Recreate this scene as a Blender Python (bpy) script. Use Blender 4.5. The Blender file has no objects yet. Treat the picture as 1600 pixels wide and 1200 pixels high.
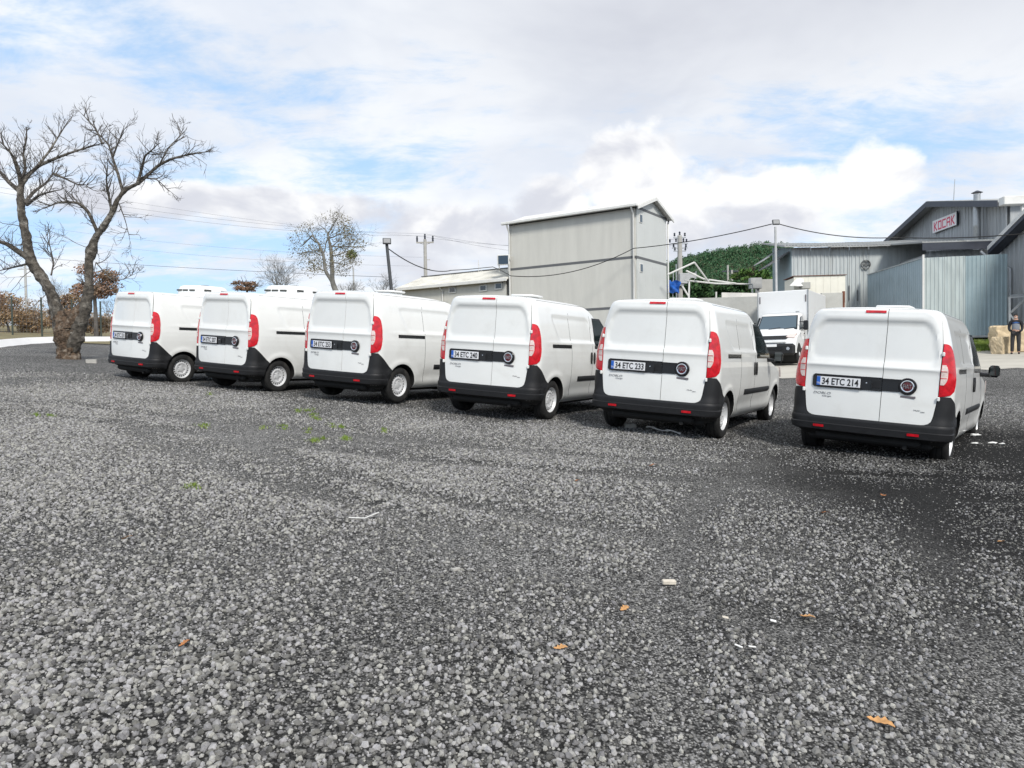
import bpy, bmesh, math, random
import numpy as np
from mathutils import Vector, Matrix
from mathutils import noise as pnoise

random.seed(7)
RNG = np.random.RandomState(11)
scene = bpy.context.scene
COL = scene.collection

# ------------------------------------------------------------------ camera
FPX = 1150.0                       # focal length in pixels of the 1600 px wide photograph
EYE = Vector((0, 0, 1.2984))


def axes(pitch, roll):
    p, a = math.radians(pitch), math.radians(roll)
    fw = Vector((0, math.cos(p), -math.sin(p)))
    r = Vector((1, 0, 0))
    u = r.cross(fw)
    c, s = math.cos(a), math.sin(a)
    return c * r + s * u, -s * r + c * u, fw


CR, CU, CF = axes(1.6, -0.9)       # true vertical
cam_data = bpy.data.cameras.new('camera')
cam_data.sensor_width = 36.0
cam_data.lens = FPX / 1600 * 36
cam_data.clip_start = 0.05
cam_data.clip_end = 3000
cam = bpy.data.objects.new('camera', cam_data)
COL.objects.link(cam)
cam.matrix_world = Matrix((( CR.x, CU.x, -CF.x, EYE.x), (CR.y, CU.y, -CF.y, EYE.y), (CR.z, CU.z, -CF.z, EYE.z), (0, 0, 0, 1)))
scene.camera = cam

# ------------------------------------------------------------------ sky, sun, exposure
SUN_AZ, SUN_EL = math.radians(160), math.radians(40)     # azimuth clockwise from +y (the view direction)
world = bpy.data.worlds.new('World')
scene.world = world
world.use_nodes = True


class NT:
    """tiny helper to write node trees as expressions"""
    def __init__(s, tree):
        s.t = tree

    def n(s, kind, **kw):
        nd = s.t.nodes.new(kind)
        for k, v in kw.items():
            setattr(nd, k, v)
        return nd

    def put(s, sock, v):
        if isinstance(v, (int, float)):
            sock.default_value = v
        elif isinstance(v, (tuple, list)):
            sock.default_value = tuple(v) if len(v) == len(sock.default_value) else tuple(v) + (1,)
        else:
            s.t.links.new(v, sock)

    def m(s, op, a, b=0.0, c=None, clamp=False):
        nd = s.n('ShaderNodeMath', operation=op, use_clamp=clamp)
        s.put(nd.inputs[0], a)
        s.put(nd.inputs[1], b)
        if c is not None:
            s.put(nd.inputs[2], c)
        return nd.outputs[0]

    def vm(s, op, a, b=(0, 0, 0)):
        nd = s.n('ShaderNodeVectorMath', operation=op)
        s.put(nd.inputs[0], a)
        s.put(nd.inputs[1], b)
        return nd.outputs[0]

    def step(s, x, lo, hi, a=0.0, b=1.0):
        nd = s.n('ShaderNodeMapRange', interpolation_type='SMOOTHSTEP')
        s.put(nd.inputs[0], x)
        for i, v in enumerate((lo, hi, a, b)):
            s.put(nd.inputs[i + 1], v)
        return nd.outputs[0]

    def noise(s, vec, scale, detail=4.0, rough=0.55, dist=0.0):
        nd = s.n('ShaderNodeTexNoise')
        if vec is not None:
            s.put(nd.inputs['Vector'], vec)
        nd.inputs['Scale'].default_value = scale
        nd.inputs['Detail'].default_value = detail
        nd.inputs['Roughness'].default_value = rough
        nd.inputs['Distortion'].default_value = dist
        return nd.outputs[0]

    def mix(s, f, a, b, mode='MIX'):
        nd = s.n('ShaderNodeMix', data_type='RGBA', blend_type=mode)
        s.put(nd.inputs['Factor'], f)
        s.put(nd.inputs[6], a)
        s.put(nd.inputs[7], b)
        return nd.outputs[2]

    def comb(s, x, y, z=0.0):
        nd = s.n('ShaderNodeCombineXYZ')
        s.put(nd.inputs[0], x)
        s.put(nd.inputs[1], y)
        s.put(nd.inputs[2], z)
        return nd.outputs[0]


def build_sky():
    t = world.node_tree
    for nd in list(t.nodes):
        t.nodes.remove(nd)
    q = NT(t)
    out = q.n('ShaderNodeOutputWorld')
    bg = q.n('ShaderNodeBackground')
    bg.inputs['Strength'].default_value = 0.1
    t.links.new(bg.outputs[0], out.inputs[0])
    sky = q.n('ShaderNodeTexSky', sky_type='NISHITA', sun_disc=False, sun_elevation=SUN_EL, sun_rotation=SUN_AZ,
              altitude=100, air_density=1.0, dust_density=0.6, ozone_density=1.4)
    tc = q.n('ShaderNodeTexCoord')
    d = tc.outputs['Generated']
    sp = q.n('ShaderNodeSeparateXYZ')
    t.links.new(d, sp.inputs[0])
    x, y, z = sp.outputs
    zz = q.m('MAXIMUM', z, 0.0)
    den = q.m('ADD', zz, 0.24)
    pl = q.comb(q.m('DIVIDE', x, den), q.m('DIVIDE', y, den), 0.0)            # cloud deck seen in perspective
    az = q.m('ARCTAN2', x, y)
    el = q.m('ARCSINE', zz)
    # clear air: Nishita blue with a thin bright veil, paler towards the horizon
    veil = q.step(el, 0.0, 0.6, 0.72, 0.55)
    blue = q.mix(veil, sky.outputs[0], (5.9, 8.7, 12.4))
    # high broken deck
    n1 = q.noise(q.vm('MULTIPLY', pl, (1.0, 1.5, 1.0)), 1.0, 6, 0.58, 0.35)
    n2 = q.noise(q.vm('MULTIPLY', q.vm('ADD', pl, (3.1, 9.2, 4.0)), (1.0, 1.7, 1.0)), 4.2, 5, 0.68, 0.3)
    n0 = q.noise(q.vm('ADD', pl, (7.7, 1.2, 2.0)), 0.45, 3, 0.5, 0.0)
    cov = q.m('ADD', q.m('MULTIPLY', n1, 0.62), q.m('ADD', q.m('MULTIPLY', n2, 0.34), q.m('MULTIPLY', n0, 0.34)))
    # the deck closes to a grey sheet high up on the right
    sheet = q.m('MULTIPLY', q.step(el, 0.24, 0.44), q.step(az, -0.35, 0.25))
    cov = q.m('ADD', cov, q.m('MULTIPLY', sheet, 0.22))
    mask = q.step(cov, 0.55, 0.715)
    shade = q.step(q.noise(q.vm('ADD', pl, (5.0, 2.0, 0.0)), 1.6, 5, 0.58, 0.3), 0.34, 0.64)
    deck = q.mix(shade, (7.5, 8.0, 8.9), (9.3, 9.6, 10.0))
    deck = q.mix(q.m('MULTIPLY', sheet, 0.95), deck, q.mix(shade, (5.9, 6.1, 6.8), (6.9, 7.15, 7.8)))
    col = q.mix(mask, blue, deck)
    # cumulus towers standing low over the sheds, with lumpy edges and grey flanks
    wob = q.noise(q.comb(q.m('MULTIPLY', az, 9.0), q.m('MULTIPLY', el, 11.0), 1.7), 1.15, 7, 0.55, 0.25)
    wob2 = q.noise(q.comb(q.m('MULTIPLY', az, 9.0), q.m('MULTIPLY', el, 12.0), 6.2), 2.6, 6, 0.6, 0.2)
    wb = q.m('ADD', q.m('MULTIPLY', q.m('SUBTRACT', wob, 0.5), 1.5), q.m('MULTIPLY', q.m('SUBTRACT', wob2, 0.5), 0.7))
    tot = None
    for (ca, ce, ra, re) in ((0.165, 0.245, 0.095, 0.075), (0.34, 0.185, 0.18, 0.065), (0.25, 0.165, 0.19, 0.10), (0.46, 0.215, 0.06, 0.05),
                             (-0.07, 0.175, 0.13, 0.05), (0.06, 0.205, 0.07, 0.05), (-0.36, 0.20, 0.30, 0.034), (-0.12, 0.12, 0.09, 0.06), (0.24, 0.17, 0.06, 0.05),
                             (1.4, 0.22, 0.3, 0.10), (2.3, 0.2, 0.25, 0.11), (-1.5, 0.2, 0.3, 0.10), (-2.5, 0.24, 0.3, 0.1)):
        dx = q.m('DIVIDE', q.m('SUBTRACT', az, ca), ra)
        dy = q.m('DIVIDE', q.m('SUBTRACT', el, ce), re)
        g = q.m('SUBTRACT', 1.0, q.m('ADD', q.m('MULTIPLY', dx, dx), q.m('MULTIPLY', dy, dy)))
        tot = g if tot is None else q.m('MAXIMUM', tot, g)
    cu = q.m('ADD', tot, wb)
    cmask = q.step(cu, 0.12, q.step(el, 0.24, 0.12, 0.58, 1.25))
    lum = q.noise(q.comb(q.m('MULTIPLY', az, 9.0), q.m('MULTIPLY', el, 14.0), 3.3), 0.9, 5, 0.5, 0.3)
    flank = q.step(q.m('ADD', lum, q.m('MULTIPLY', q.m('SUBTRACT', el, 0.19), 1.5)), 0.40, 0.62)
    cumc = q.mix(flank, (6.9, 7.1, 7.8), (10.3, 10.3, 10.3))
    col = q.mix(cmask, col, cumc)
    # low sky under the clouds on the horizon is pale
    hz = q.step(el, 0.0, 0.09, 0.35, 0.0)
    col = q.mix(hz, col, (8.0, 8.7, 9.6))
    t.links.new(col, bg.inputs['Color'])


build_sky()
world.cycles.sampling_method = 'NONE'      # the sky is even enough to be found by scattered rays
sun_data = bpy.data.lights.new('sun', 'SUN')
sun_data.energy = 3.0
sun_data.angle = math.radians(12)
sun_data.color = (1.0, 0.955, 0.89)
sun = bpy.data.objects.new('sun', sun_data)
COL.objects.link(sun)
SUN_DIR = Vector((math.sin(SUN_AZ) * math.cos(SUN_EL), math.cos(SUN_AZ) * math.cos(SUN_EL), math.sin(SUN_EL)))
sun.rotation_euler = SUN_DIR.to_track_quat('Z', 'Y').to_euler()
sun.location = (0, -20, 40)

scene.view_settings.view_transform = 'Standard'
scene.view_settings.look = 'None'
scene.view_settings.exposure = 0.08
scene.view_settings.gamma = 1.0
scene.view_settings.use_curve_mapping = False
scene.cycles.max_bounces = 6
scene.cycles.diffuse_bounces = 1
scene.cycles.glossy_bounces = 3
scene.cycles.transmission_bounces = 4
scene.cycles.transparent_max_bounces = 8
scene.cycles.use_denoising = True
scene.cycles.caustics_reflective = False
scene.cycles.caustics_refractive = False


# ------------------------------------------------------------------ measuring helpers
def ray(px, py):
    return CF + CR * ((px - 800) / FPX) - CU * ((py - 600) / FPX)


def at(px, py, Y):
    """point of the place that the photograph shows at a pixel, Y metres out"""
    d = ray(px, py)
    return EYE + d * (Y / d.y)


def along(p, d, px, py=560):
    """how far to walk from p in ground direction d until reaching the bearing of px"""
    k = ray(px, py)
    k = k.x / k.y
    return (k * p[1] - p[0]) / (d[0] - k * d[1])


# ------------------------------------------------------------------ lie of the land
PR, PU, PF = axes(3.698, 2.9085)       # the lot slopes: same lens against the plane the vans stand on
MP = Matrix(((CR.x, CU.x, CF.x), (CR.y, CU.y, CF.y), (CR.z, CU.z, CF.z))) @ Matrix((PR, PU, PF))
PN = MP @ Vector((0, 0, 1))
VANS = [(-7.683, 15.979, -33.47, -0.05), (-5.258, 14.711, -32.2, -0.015), (-2.679, 13.206, -31.79, 0.042),
        (-0.123, 11.946, -28.45, 0.021), (2.26, 10.723, -30.82, 0.018), (4.768, 9.551, -37.11, -0.016)]


def lot_to_world(v):
    return EYE + MP @ (Vector(v) - Vector((0, 0, 1.2984)))


O0 = lot_to_world((0, 0, 0))
BUMPS = []
for vx, vy, va, vz in VANS:
    a = math.radians(va)
    w = lot_to_world((vx - math.sin(a) * 1.3, vy + math.cos(a) * 1.3, 0))
    BUMPS.append((w.x, w.y, vz))


def vnoise(x, y, seed=0):
    xi, yi = np.floor(x), np.floor(y)
    fx, fy = x - xi, y - yi
    fx, fy = fx * fx * (3 - 2 * fx), fy * fy * (3 - 2 * fy)

    def h(a, b):
        v = np.sin(a * 127.1 + b * 311.7 + seed * 74.7) * 43758.5453
        return v - np.floor(v)
    return (h(xi, yi) * (1 - fx) + h(xi + 1, yi) * fx) * (1 - fy) + (h(xi, yi + 1) * (1 - fx) + h(xi + 1, yi + 1) * fx) * fy


def fbm(x, y, seed=0, oct=4):
    s, a, t = 0.0, 1.0, 0.0
    for k in range(oct):
        s = s + a * vnoise(x * 2 ** k + 17.3 * k, y * 2 ** k - 9.1 * k, seed + k)
        t += a
        a *= 0.5
    return s / t


def tracks(x, y):
    """wheel ruts pressed into the lot, 1 in the middle of a rut"""
    s = 0.0
    for (ax, ay, bx, by, cv) in ((-5.6, 9.9, -0.2, 4.6, 0.045), (-4.6, 9.9, 0.9, 4.6, 0.045), (0.2, 2.0, 3.0, 9.0, -0.04), (1.5, 2.0, 4.6, 8.0, -0.03),
                                 (-6.5, 10.4, 5.5, 7.4, 0.02), (-6.0, 9.2, 4.5, 6.4, 0.02), (-3.4, 8.6, 1.4, 3.0, 0.05)):
        dx, dy = bx - ax, by - ay
        L = math.hypot(dx, dy)
        tt = ((x - ax) * dx + (y - ay) * dy) / L
        dd = ((x - ax) * dy - (y - ay) * dx) / L + cv * (tt - L / 2) ** 2 - cv * L * L / 8
        s = s + np.exp(-(dd / 0.15) ** 4) / (1 + np.exp(-(tt + 0.3) * 3)) / (1 + np.exp((tt - L - 0.3) * 3))
    return np.clip(s, 0, 1)


def H(x, y, rough=True):
    x = np.asarray(x, float)
    y = np.asarray(y, float)
    xc = np.clip(x, -45, 60)
    yc = np.clip(y, -20, 50 + 32 / (1 + np.exp((xc + 10) * 0.5)))
    z = O0.z - (PN.x * (xc - O0.x) + PN.y * (yc - O0.y)) / PN.z
    z = z + 0.10 * 1.2 * np.log1p(np.exp(np.clip((xc - 5.6) / 1.2, -30, 30)))
    for bx, by, bz in BUMPS:
        z = z + 0.8 * bz * np.exp(-((x - bx) ** 2 + (y - by) ** 2) / (2 * 1.2 ** 2))
    # bank behind the yard on the right
    z = z + 0.55 / (1 + np.exp(-(y - 34.2) * 2.2)) / (1 + np.exp(-(x - 17.0) * 1.5))
    if rough:
        near = np.exp(-np.maximum(y, 0) / 40)
        z = z - 0.022 * tracks(x, y)
        z = z + near * (0.05 * (fbm(x * 0.55, y * 0.55, 3) - 0.5) + 0.035 * (fbm(x * 1.9, y * 1.9, 8) - 0.5))
    return z


def h(x, y):
    return float(H(x, y))


def ground_at(px, py):
    """where the line of sight meets the ground"""
    d = ray(px, py)
    lo = 1.0
    for i in range(4000):
        Y = 1.5 + i * 0.03
        p = EYE + d * (Y / d.y)
        if p.z < float(H(p.x, p.y, False)):
            return Vector((p.x, p.y, h(p.x, p.y)))
    p = EYE + d * (60 / d.y)
    return Vector((p.x, p.y, h(p.x, p.y)))


# ------------------------------------------------------------------ object helpers
def tag(o, label=None, cat=None, group=None, kind=None):
    if label:
        o['label'] = label
    if cat:
        o['category'] = cat
    if group:
        o['group'] = group
    if kind:
        o['kind'] = kind
    return o


def link(name, data, parent=None, mats=None):
    o = bpy.data.objects.new(name, data)
    COL.objects.link(o)
    if parent is not None:
        o.parent = parent
    if mats is not None and data is not None:
        for m in (mats if isinstance(mats, (list, tuple)) else [mats]):
            data.materials.append(m)
    return o


def empty(name, loc=(0, 0, 0), rz=0.0, label=None, cat=None, group=None, kind=None):
    o = bpy.data.objects.new(name, None)
    o.empty_display_size = 0.2
    COL.objects.link(o)
    o.location = loc
    o.rotation_euler = (0, 0, rz)
    return tag(o, label, cat, group, kind)


class MB:
    """collects shapes; build() links them as ONE mesh object"""
    def __init__(s):
        s.v, s.f, s.mi = [], [], []

    def add(s, verts, faces, mi=0):
        b = len(s.v)
        s.v += [tuple(v) for v in verts]
        s.f += [tuple(b + i for i in f) for f in faces]
        s.mi += [mi] * len(faces)
        return s

    def box(s, c, d, mi=0, rot=None, bevel=0.0):
        x, y, z = d[0] / 2, d[1] / 2, d[2] / 2
        if bevel > 0:
            b = min(bevel, x * .9, y * .9, z * .9)
            vs, fs = [], []
            idx = {}
            for sx in (-1, 1):
                for sy in (-1, 1):
                    for sz in (-1, 1):
                        for k in range(3):
                            p = [sx * (x - b), sy * (y - b), sz * (z - b)]
                            p[k] = (sx * x, sy * y, sz * z)[k]
                            idx[(sx, sy, sz, k)] = len(vs)
                            vs.append(p)
            S = (-1, 1)
            for k in range(3):
                o = [i for i in range(3) if i != k]
                for sg in S:
                    loop = []
                    for a, bb in ((-1, -1), (1, -1), (1, 1), (-1, 1)):
                        t = [0, 0, 0]
                        t[k] = sg
                        t[o[0]] = a
                        t[o[1]] = bb
                        loop.append(idx[(t[0], t[1], t[2], k)])
                    if (sg > 0) != (k != 1):
                        loop = loop[::-1]
                    fs.append(loop)
            for k in range(3):            # edges along k
                o = [i for i in range(3) if i != k]
                for a in S:
                    for bb in S:
                        t0, t1 = [0] * 3, [0] * 3
                        t0[k], t1[k] = -1, 1
                        for t in (t0, t1):
                            t[o[0]], t[o[1]] = a, bb
                        fs.append([idx[(*t0, o[0])], idx[(*t1, o[0])], idx[(*t1, o[1])], idx[(*t0, o[1])]])
            for sx in S:
                for sy in S:
                    for sz in S:
                        fs.append([idx[(sx, sy, sz, 0)], idx[(sx, sy, sz, 1)], idx[(sx, sy, sz, 2)]])
        else:
            vs = [(-x, -y, -z), (x, -y, -z), (x, y, -z), (-x, y, -z), (-x, -y, z), (x, -y, z), (x, y, z), (-x, y, z)]
            fs = [(0, 3, 2, 1), (4, 5, 6, 7), (0, 1, 5, 4), (1, 2, 6, 5), (2, 3, 7, 6), (3, 0, 4, 7)]
        c = Vector(c)
        vs = [(rot @ Vector(v) if rot else Vector(v)) + c for v in vs]
        return s.add(vs, fs, mi)

    def tube(s, pts, rad, n=6, mi=0, cap=True):
        pts = [Vector(p) for p in pts]
        if isinstance(rad, (int, float)):
            rad = [rad] * len(pts)
        b = len(s.v)
        prev = None
        for i, p in enumerate(pts):
            t = (pts[min(i + 1, len(pts) - 1)] - pts[max(i - 1, 0)])
            t = t.normalized() if t.length > 1e-9 else Vector((0, 0, 1))
            if prev is None:
                a = t.orthogonal().normalized()
            else:
                a = (prev - t * prev.dot(t))
                a = a.normalized() if a.length > 1e-6 else t.orthogonal().normalized()
            prev = a
            c = t.cross(a)
            for k in range(n):
                w = 2 * math.pi * k / n
                s.v.append(tuple(p + (a * math.cos(w) + c * math.sin(w)) * rad[i]))
        for i in range(len(pts) - 1):
            for k in range(n):
                s.f.append((b + i * n + k, b + i * n + (k + 1) % n, b + (i + 1) * n + (k + 1) % n, b + (i + 1) * n + k))
                s.mi.append(mi)
        if cap:
            s.f.append(tuple(b + k for k in reversed(range(n))))
            s.f.append(tuple(b + (len(pts) - 1) * n + k for k in range(n)))
            s.mi += [mi, mi]
        return s

    def lathe(s, prof, n=24, axis='z', c=(0, 0, 0), mi=0, mis=None, cap=True):
        """prof: list of (radius, height)"""
        b = len(s.v)
        c = Vector(c)
        for (r, z) in prof:
            for k in range(n):
                w = 2 * math.pi * k / n
                p = (r * math.cos(w), r * math.sin(w), z)
                if axis == 'x':
                    p = (p[2], p[0], p[1])
                elif axis == 'y':
                    p = (p[1], p[2], p[0])
                s.v.append(tuple(Vector(p) + c))
        for i in range(len(prof) - 1):
            for k in range(n):
                s.f.append((b + i * n + k, b + i * n + (k + 1) % n, b + (i + 1) * n + (k + 1) % n, b + (i + 1) * n + k))
                s.mi.append(mis[i] if mis else mi)
        if cap and prof[0][0] > 0:
            s.f.append(tuple(b + k for k in reversed(range(n))))
            s.mi.append(mis[0] if mis else mi)
        if cap and prof[-1][0] > 0:
            s.f.append(tuple(b + (len(prof) - 1) * n + k for k in range(n)))
            s.mi.append(mis[-1] if mis else mi)
        return s

    def prism(s, poly, lift, mi=0):
        """poly: list of 3d points, extruded by vector lift"""
        n = len(poly)
        L = Vector(lift)
        vs = [Vector(p) for p in poly] + [Vector(p) + L for p in poly]
        fs = [tuple(reversed(range(n))), tuple(range(n, 2 * n))]
        fs += [(i, (i + 1) % n, n + (i + 1) % n, n + i) for i in range(n)]
        return s.add(vs, fs, mi)

    def mesh(s, name, smooth=None):
        me = bpy.data.meshes.new(name)
        me.from_pydata(s.v, [], s.f)
        if any(s.mi):
            me.polygons.foreach_set('material_index', np.array(s.mi, np.int32))
        bm = bmesh.new()
        bm.from_mesh(me)
        bmesh.ops.recalc_face_normals(bm, faces=bm.faces)
        bm.to_mesh(me)
        bm.free()
        if smooth is not None:
            me.polygons.foreach_set('use_smooth', np.ones(len(me.polygons), bool))
            if smooth < 180:
                me.set_sharp_from_angle(angle=math.radians(smooth))
        me.update()
        return me

    def build(s, name, mats, parent=None, smooth=None):
        return link(name, s.mesh(name, smooth), parent, mats)


def text_mesh(txt, size, extrude=0.0, width=None, shear=0.0, bold=0.0):
    cu = bpy.data.curves.new('lettering', 'FONT')
    cu.body = txt
    cu.size = size
    cu.extrude = extrude
    cu.align_x = 'CENTER'
    cu.align_y = 'CENTER'
    cu.shear = shear
    cu.resolution_u = 3
    cu.offset = size * bold
    tmp = bpy.data.objects.new('lettering', cu)
    COL.objects.link(tmp)
    bpy.context.view_layer.update()
    me = bpy.data.meshes.new_from_object(tmp.evaluated_get(bpy.context.evaluated_depsgraph_get()))
    bpy.data.objects.remove(tmp)
    bpy.data.curves.remove(cu)
    co = np.empty(len(me.vertices) * 3)
    me.vertices.foreach_get('co', co)
    co = co.reshape(-1, 3)
    mn, mx = co.min(0), co.max(0)
    co[:, :2] -= ((mn + mx) / 2)[:2]
    if width:
        co[:, 0] *= width / (mx[0] - mn[0])
    me.vertices.foreach_set('co', co.ravel())
    me.name = 'lettering'
    return me


# ------------------------------------------------------------------ materials
def mat(name, col, rough=0.6, metal=0.0, var=0.0, vscale=4.0, bump=0.0, bscale=30.0, coat=0.0, spec=0.5, dirt=None, dscale=1.5, trans=0.0, stretch=None, per_thing=False):
    m = bpy.data.materials.new(name)
    m.use_nodes = True
    t = m.node_tree
    q = NT(t)
    b = t.nodes['Principled BSDF']
    b.inputs['Roughness'].default_value = rough
    b.inputs['Metallic'].default_value = metal
    b.inputs['Specular IOR Level'].default_value = spec
    b.inputs['Coat Weight'].default_value = coat
    b.inputs['Coat Roughness'].default_value = 0.08
    b.inputs['Transmission Weight'].default_value = trans
    base = tuple(col) + (1,)
    tc = q.n('ShaderNodeTexCoord').outputs['Object']
    if per_thing:                       # each copy gets its own dirt
        rn = q.n('ShaderNodeObjectInfo').outputs['Random']
        tc = q.vm('ADD', tc, q.comb(q.m('MULTIPLY', rn, 37.0), q.m('MULTIPLY', rn, 11.0), q.m('MULTIPLY', rn, 23.0)))
    if stretch:
        tc = q.vm('MULTIPLY', tc, stretch)
    c = None
    if var > 0:
        nz = q.noise(tc, vscale, 6, 0.6)
        k = q.step(nz, 0.3, 0.7, 1 - var, 1 + var)
        c = q.mix(1.0, base, q.comb(k, k, k), 'MULTIPLY')
    if dirt:
        nz = q.noise(tc, dscale, 7, 0.65, 0.4)
        c = q.mix(q.step(nz, 0.48, 0.75, 0.0, dirt[3]), c if c is not None else base, dirt[:3])
    if c is None:
        b.inputs['Base Color'].default_value = base
    else:
        t.links.new(c, b.inputs['Base Color'])
    if bump > 0:
        bp = q.n('ShaderNodeBump')
        bp.inputs['Strength'].default_value = 1.0
        bp.inputs['Distance'].default_value = bump
        t.links.new(q.noise(tc, bscale, 5, 0.6), bp.inputs['Height'])
        t.links.new(bp.outputs[0], b.inputs['Normal'])
    return m


M = {}
M['van_paint'] = mat('van_paint', (0.83, 0.84, 0.815), 0.36, coat=0.8, var=0.02, vscale=2.0, dirt=(0.52, 0.50, 0.45, 0.22), dscale=2.2, per_thing=True)
M['plastic'] = mat('bumper_plastic', (0.013, 0.0135, 0.015), 0.55, spec=0.4, var=0.15, vscale=9, bump=0.0006, bscale=260)
M['black_trim'] = mat('black_trim', (0.008, 0.008, 0.009), 0.22, spec=0.5)
M['seal'] = mat('rubber_seal', (0.012, 0.012, 0.012), 0.8)
M['red_lens'] = mat('red_lens', (0.56, 0.008, 0.018), 0.12, coat=0.5, var=0.25, vscale=16)
M['clear_lens'] = mat('clear_lens', (0.72, 0.60, 0.56), 0.12, coat=0.5, var=0.15, vscale=40)
M['tyre'] = mat('tyre_rubber', (0.012, 0.012, 0.012), 0.75, var=0.3, vscale=20, bump=0.002, bscale=60, dirt=(0.09, 0.085, 0.075, 0.5), dscale=6)
M['rim'] = mat('silver_rim', (0.70, 0.71, 0.72), 0.42, metal=0.2, var=0.08, vscale=12)
M['dark'] = mat('dark_underside', (0.012, 0.012, 0.012), 0.85)
M['glass'] = mat('tinted_glass', (0.012, 0.02, 0.02), 0.04, spec=0.8, coat=0.6)
M['chrome'] = mat('chrome', (0.75, 0.76, 0.78), 0.18, metal=1.0)
M['badge_red'] = mat('badge_red', (0.10, 0.008, 0.012), 0.25, coat=0.4)
M['plate'] = mat('plate_white', (0.80, 0.81, 0.83), 0.4)
M['plate_blue'] = mat('plate_blue', (0.02, 0.13, 0.55), 0.4)
M['ink'] = mat('plate_ink', (0.012, 0.012, 0.012), 0.5)
M['grey_letter'] = mat('grey_letter', (0.30, 0.30, 0.31), 0.3, metal=0.6)
M['plaque'] = mat('plaque', (0.20, 0.18, 0.19), 0.35, metal=0.3)
M['unit_white'] = mat('unit_white', (0.82, 0.83, 0.82), 0.45, var=0.02)
M['grille_dark'] = mat('grille_dark', (0.05, 0.055, 0.05), 0.6)


# ------------------------------------------------------------------ ground
def gravel_ground_material():
    m = bpy.data.materials.new('gravel_bed')
    m.use_nodes = True
    t = m.node_tree
    q = NT(t)
    b = t.nodes['Principled BSDF']
    b.inputs['Roughness'].default_value = 0.9
    b.inputs['Specular IOR Level'].default_value = 0.25
    pos = q.n('ShaderNodeNewGeometry').outputs['Position']
    vo = q.n('ShaderNodeTexVoronoi', feature='F1')
    t.links.new(pos, vo.inputs['Vector'])
    vo.inputs['Scale'].default_value = 42
    vo2 = q.n('ShaderNodeTexVoronoi', feature='F1')
    t.links.new(pos, vo2.inputs['Vector'])
    vo2.inputs['Scale'].default_value = 95
    sep = q.n('ShaderNodeSeparateColor')
    t.links.new(vo.outputs['Color'], sep.inputs[0])
    sep2 = q.n('ShaderNodeSeparateColor')
    t.links.new(vo2.outputs['Color'], sep2.inputs[0])
    at_ = q.n('ShaderNodeAttribute', attribute_name='stony')
    stony = at_.outputs['Fac']
    # single stones: some pale, some dark, black joints between them
    st = q.step(sep.outputs[0], 0.1, 0.8, 0.10, 0.47)
    joint = q.step(vo.outputs['Distance'], 0.34, 0.62, 1.0, 0.08)
    stc = q.m('MULTIPLY', st, joint)
    # fine crushed grit, darker
    gr = q.m('MULTIPLY', q.step(sep2.outputs[0], 0.15, 0.95, 0.045, 0.42), q.step(vo2.outputs['Distance'], 0.3, 0.65, 1.0, 0.35))
    py_ = q.n('ShaderNodeSeparateXYZ')
    t.links.new(pos, py_.inputs[0])
    beyond = q.step(py_.outputs[1], 4.5, 12.5)
    show = q.m('GREATER_THAN', q.m('SUBTRACT', q.m('ADD', stony, q.m('MULTIPLY', q.m('SUBTRACT', sep.outputs[1], 0.5), 0.9)), q.m('SUBTRACT', 1.0, beyond)), 0.36)
    gr = q.m('MULTIPLY', gr, q.m('SUBTRACT', 1.0, q.m('MULTIPLY', stony, 0.80)))  # grit darkened among thick stones: painted shade of deep gaps
    sf = q.n('ShaderNodeAttribute', attribute_name='sooty').outputs['Fac']
    stc = q.m('MULTIPLY', stc, q.m('SUBTRACT', 1.0, q.m('MULTIPLY', sf, 0.5)))
    gr = q.m('MULTIPLY', gr, q.m('SUBTRACT', 1.0, q.m('MULTIPLY', sf, 0.92)))
    val = q.m('ADD', q.m('MULTIPLY', stc, show), q.m('MULTIPLY', gr, q.m('SUBTRACT', 1.0, show)))
    big = q.noise(pos, 0.35, 5, 0.6)
    val = q.m('MULTIPLY', val, q.step(big, 0.3, 0.7, 0.78, 1.2))
    col = q.mix(1.0, q.comb(val, val, val), (1.0, 0.985, 0.945), 'MULTIPLY')
    t.links.new(col, b.inputs['Base Color'])
    hgt = q.m('ADD', q.m('MULTIPLY', q.m('MULTIPLY', q.m('SUBTRACT', 0.6, vo.outputs['Distance']), show), 0.016),
              q.m('MULTIPLY', q.m('SUBTRACT', 0.5, vo2.outputs['Distance']), 0.004))
    bp = q.n('ShaderNodeBump')
    bp.inputs['Strength'].default_value = 1.0
    bp.inputs['Distance'].default_value = 1.0
    t.links.new(hgt, bp.inputs['Height'])
    t.links.new(bp.outputs[0], b.inputs['Normal'])
    return m


def stoniness(x, y):
    """0 = trodden grit, 1 = thick loose stones; wheel tracks run through"""
    s = fbm(x * 0.42 + 3.1, y * 0.33 + 0.7, 21, 4)
    s = np.clip((s - 0.30) / 0.36, 0, 1)
    s2 = fbm(x * 1.7, y * 1.2, 33, 3)
    s = np.clip(s + (s2 - 0.5) * 0.9, 0, 1)
    s = 0.16 + 0.84 * s - 0.55 * tracks(x, y)
    s = s + 0.25 * np.clip((6.5 - y) / 4, 0, 1)
    return np.clip(s, 0, 1)


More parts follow.
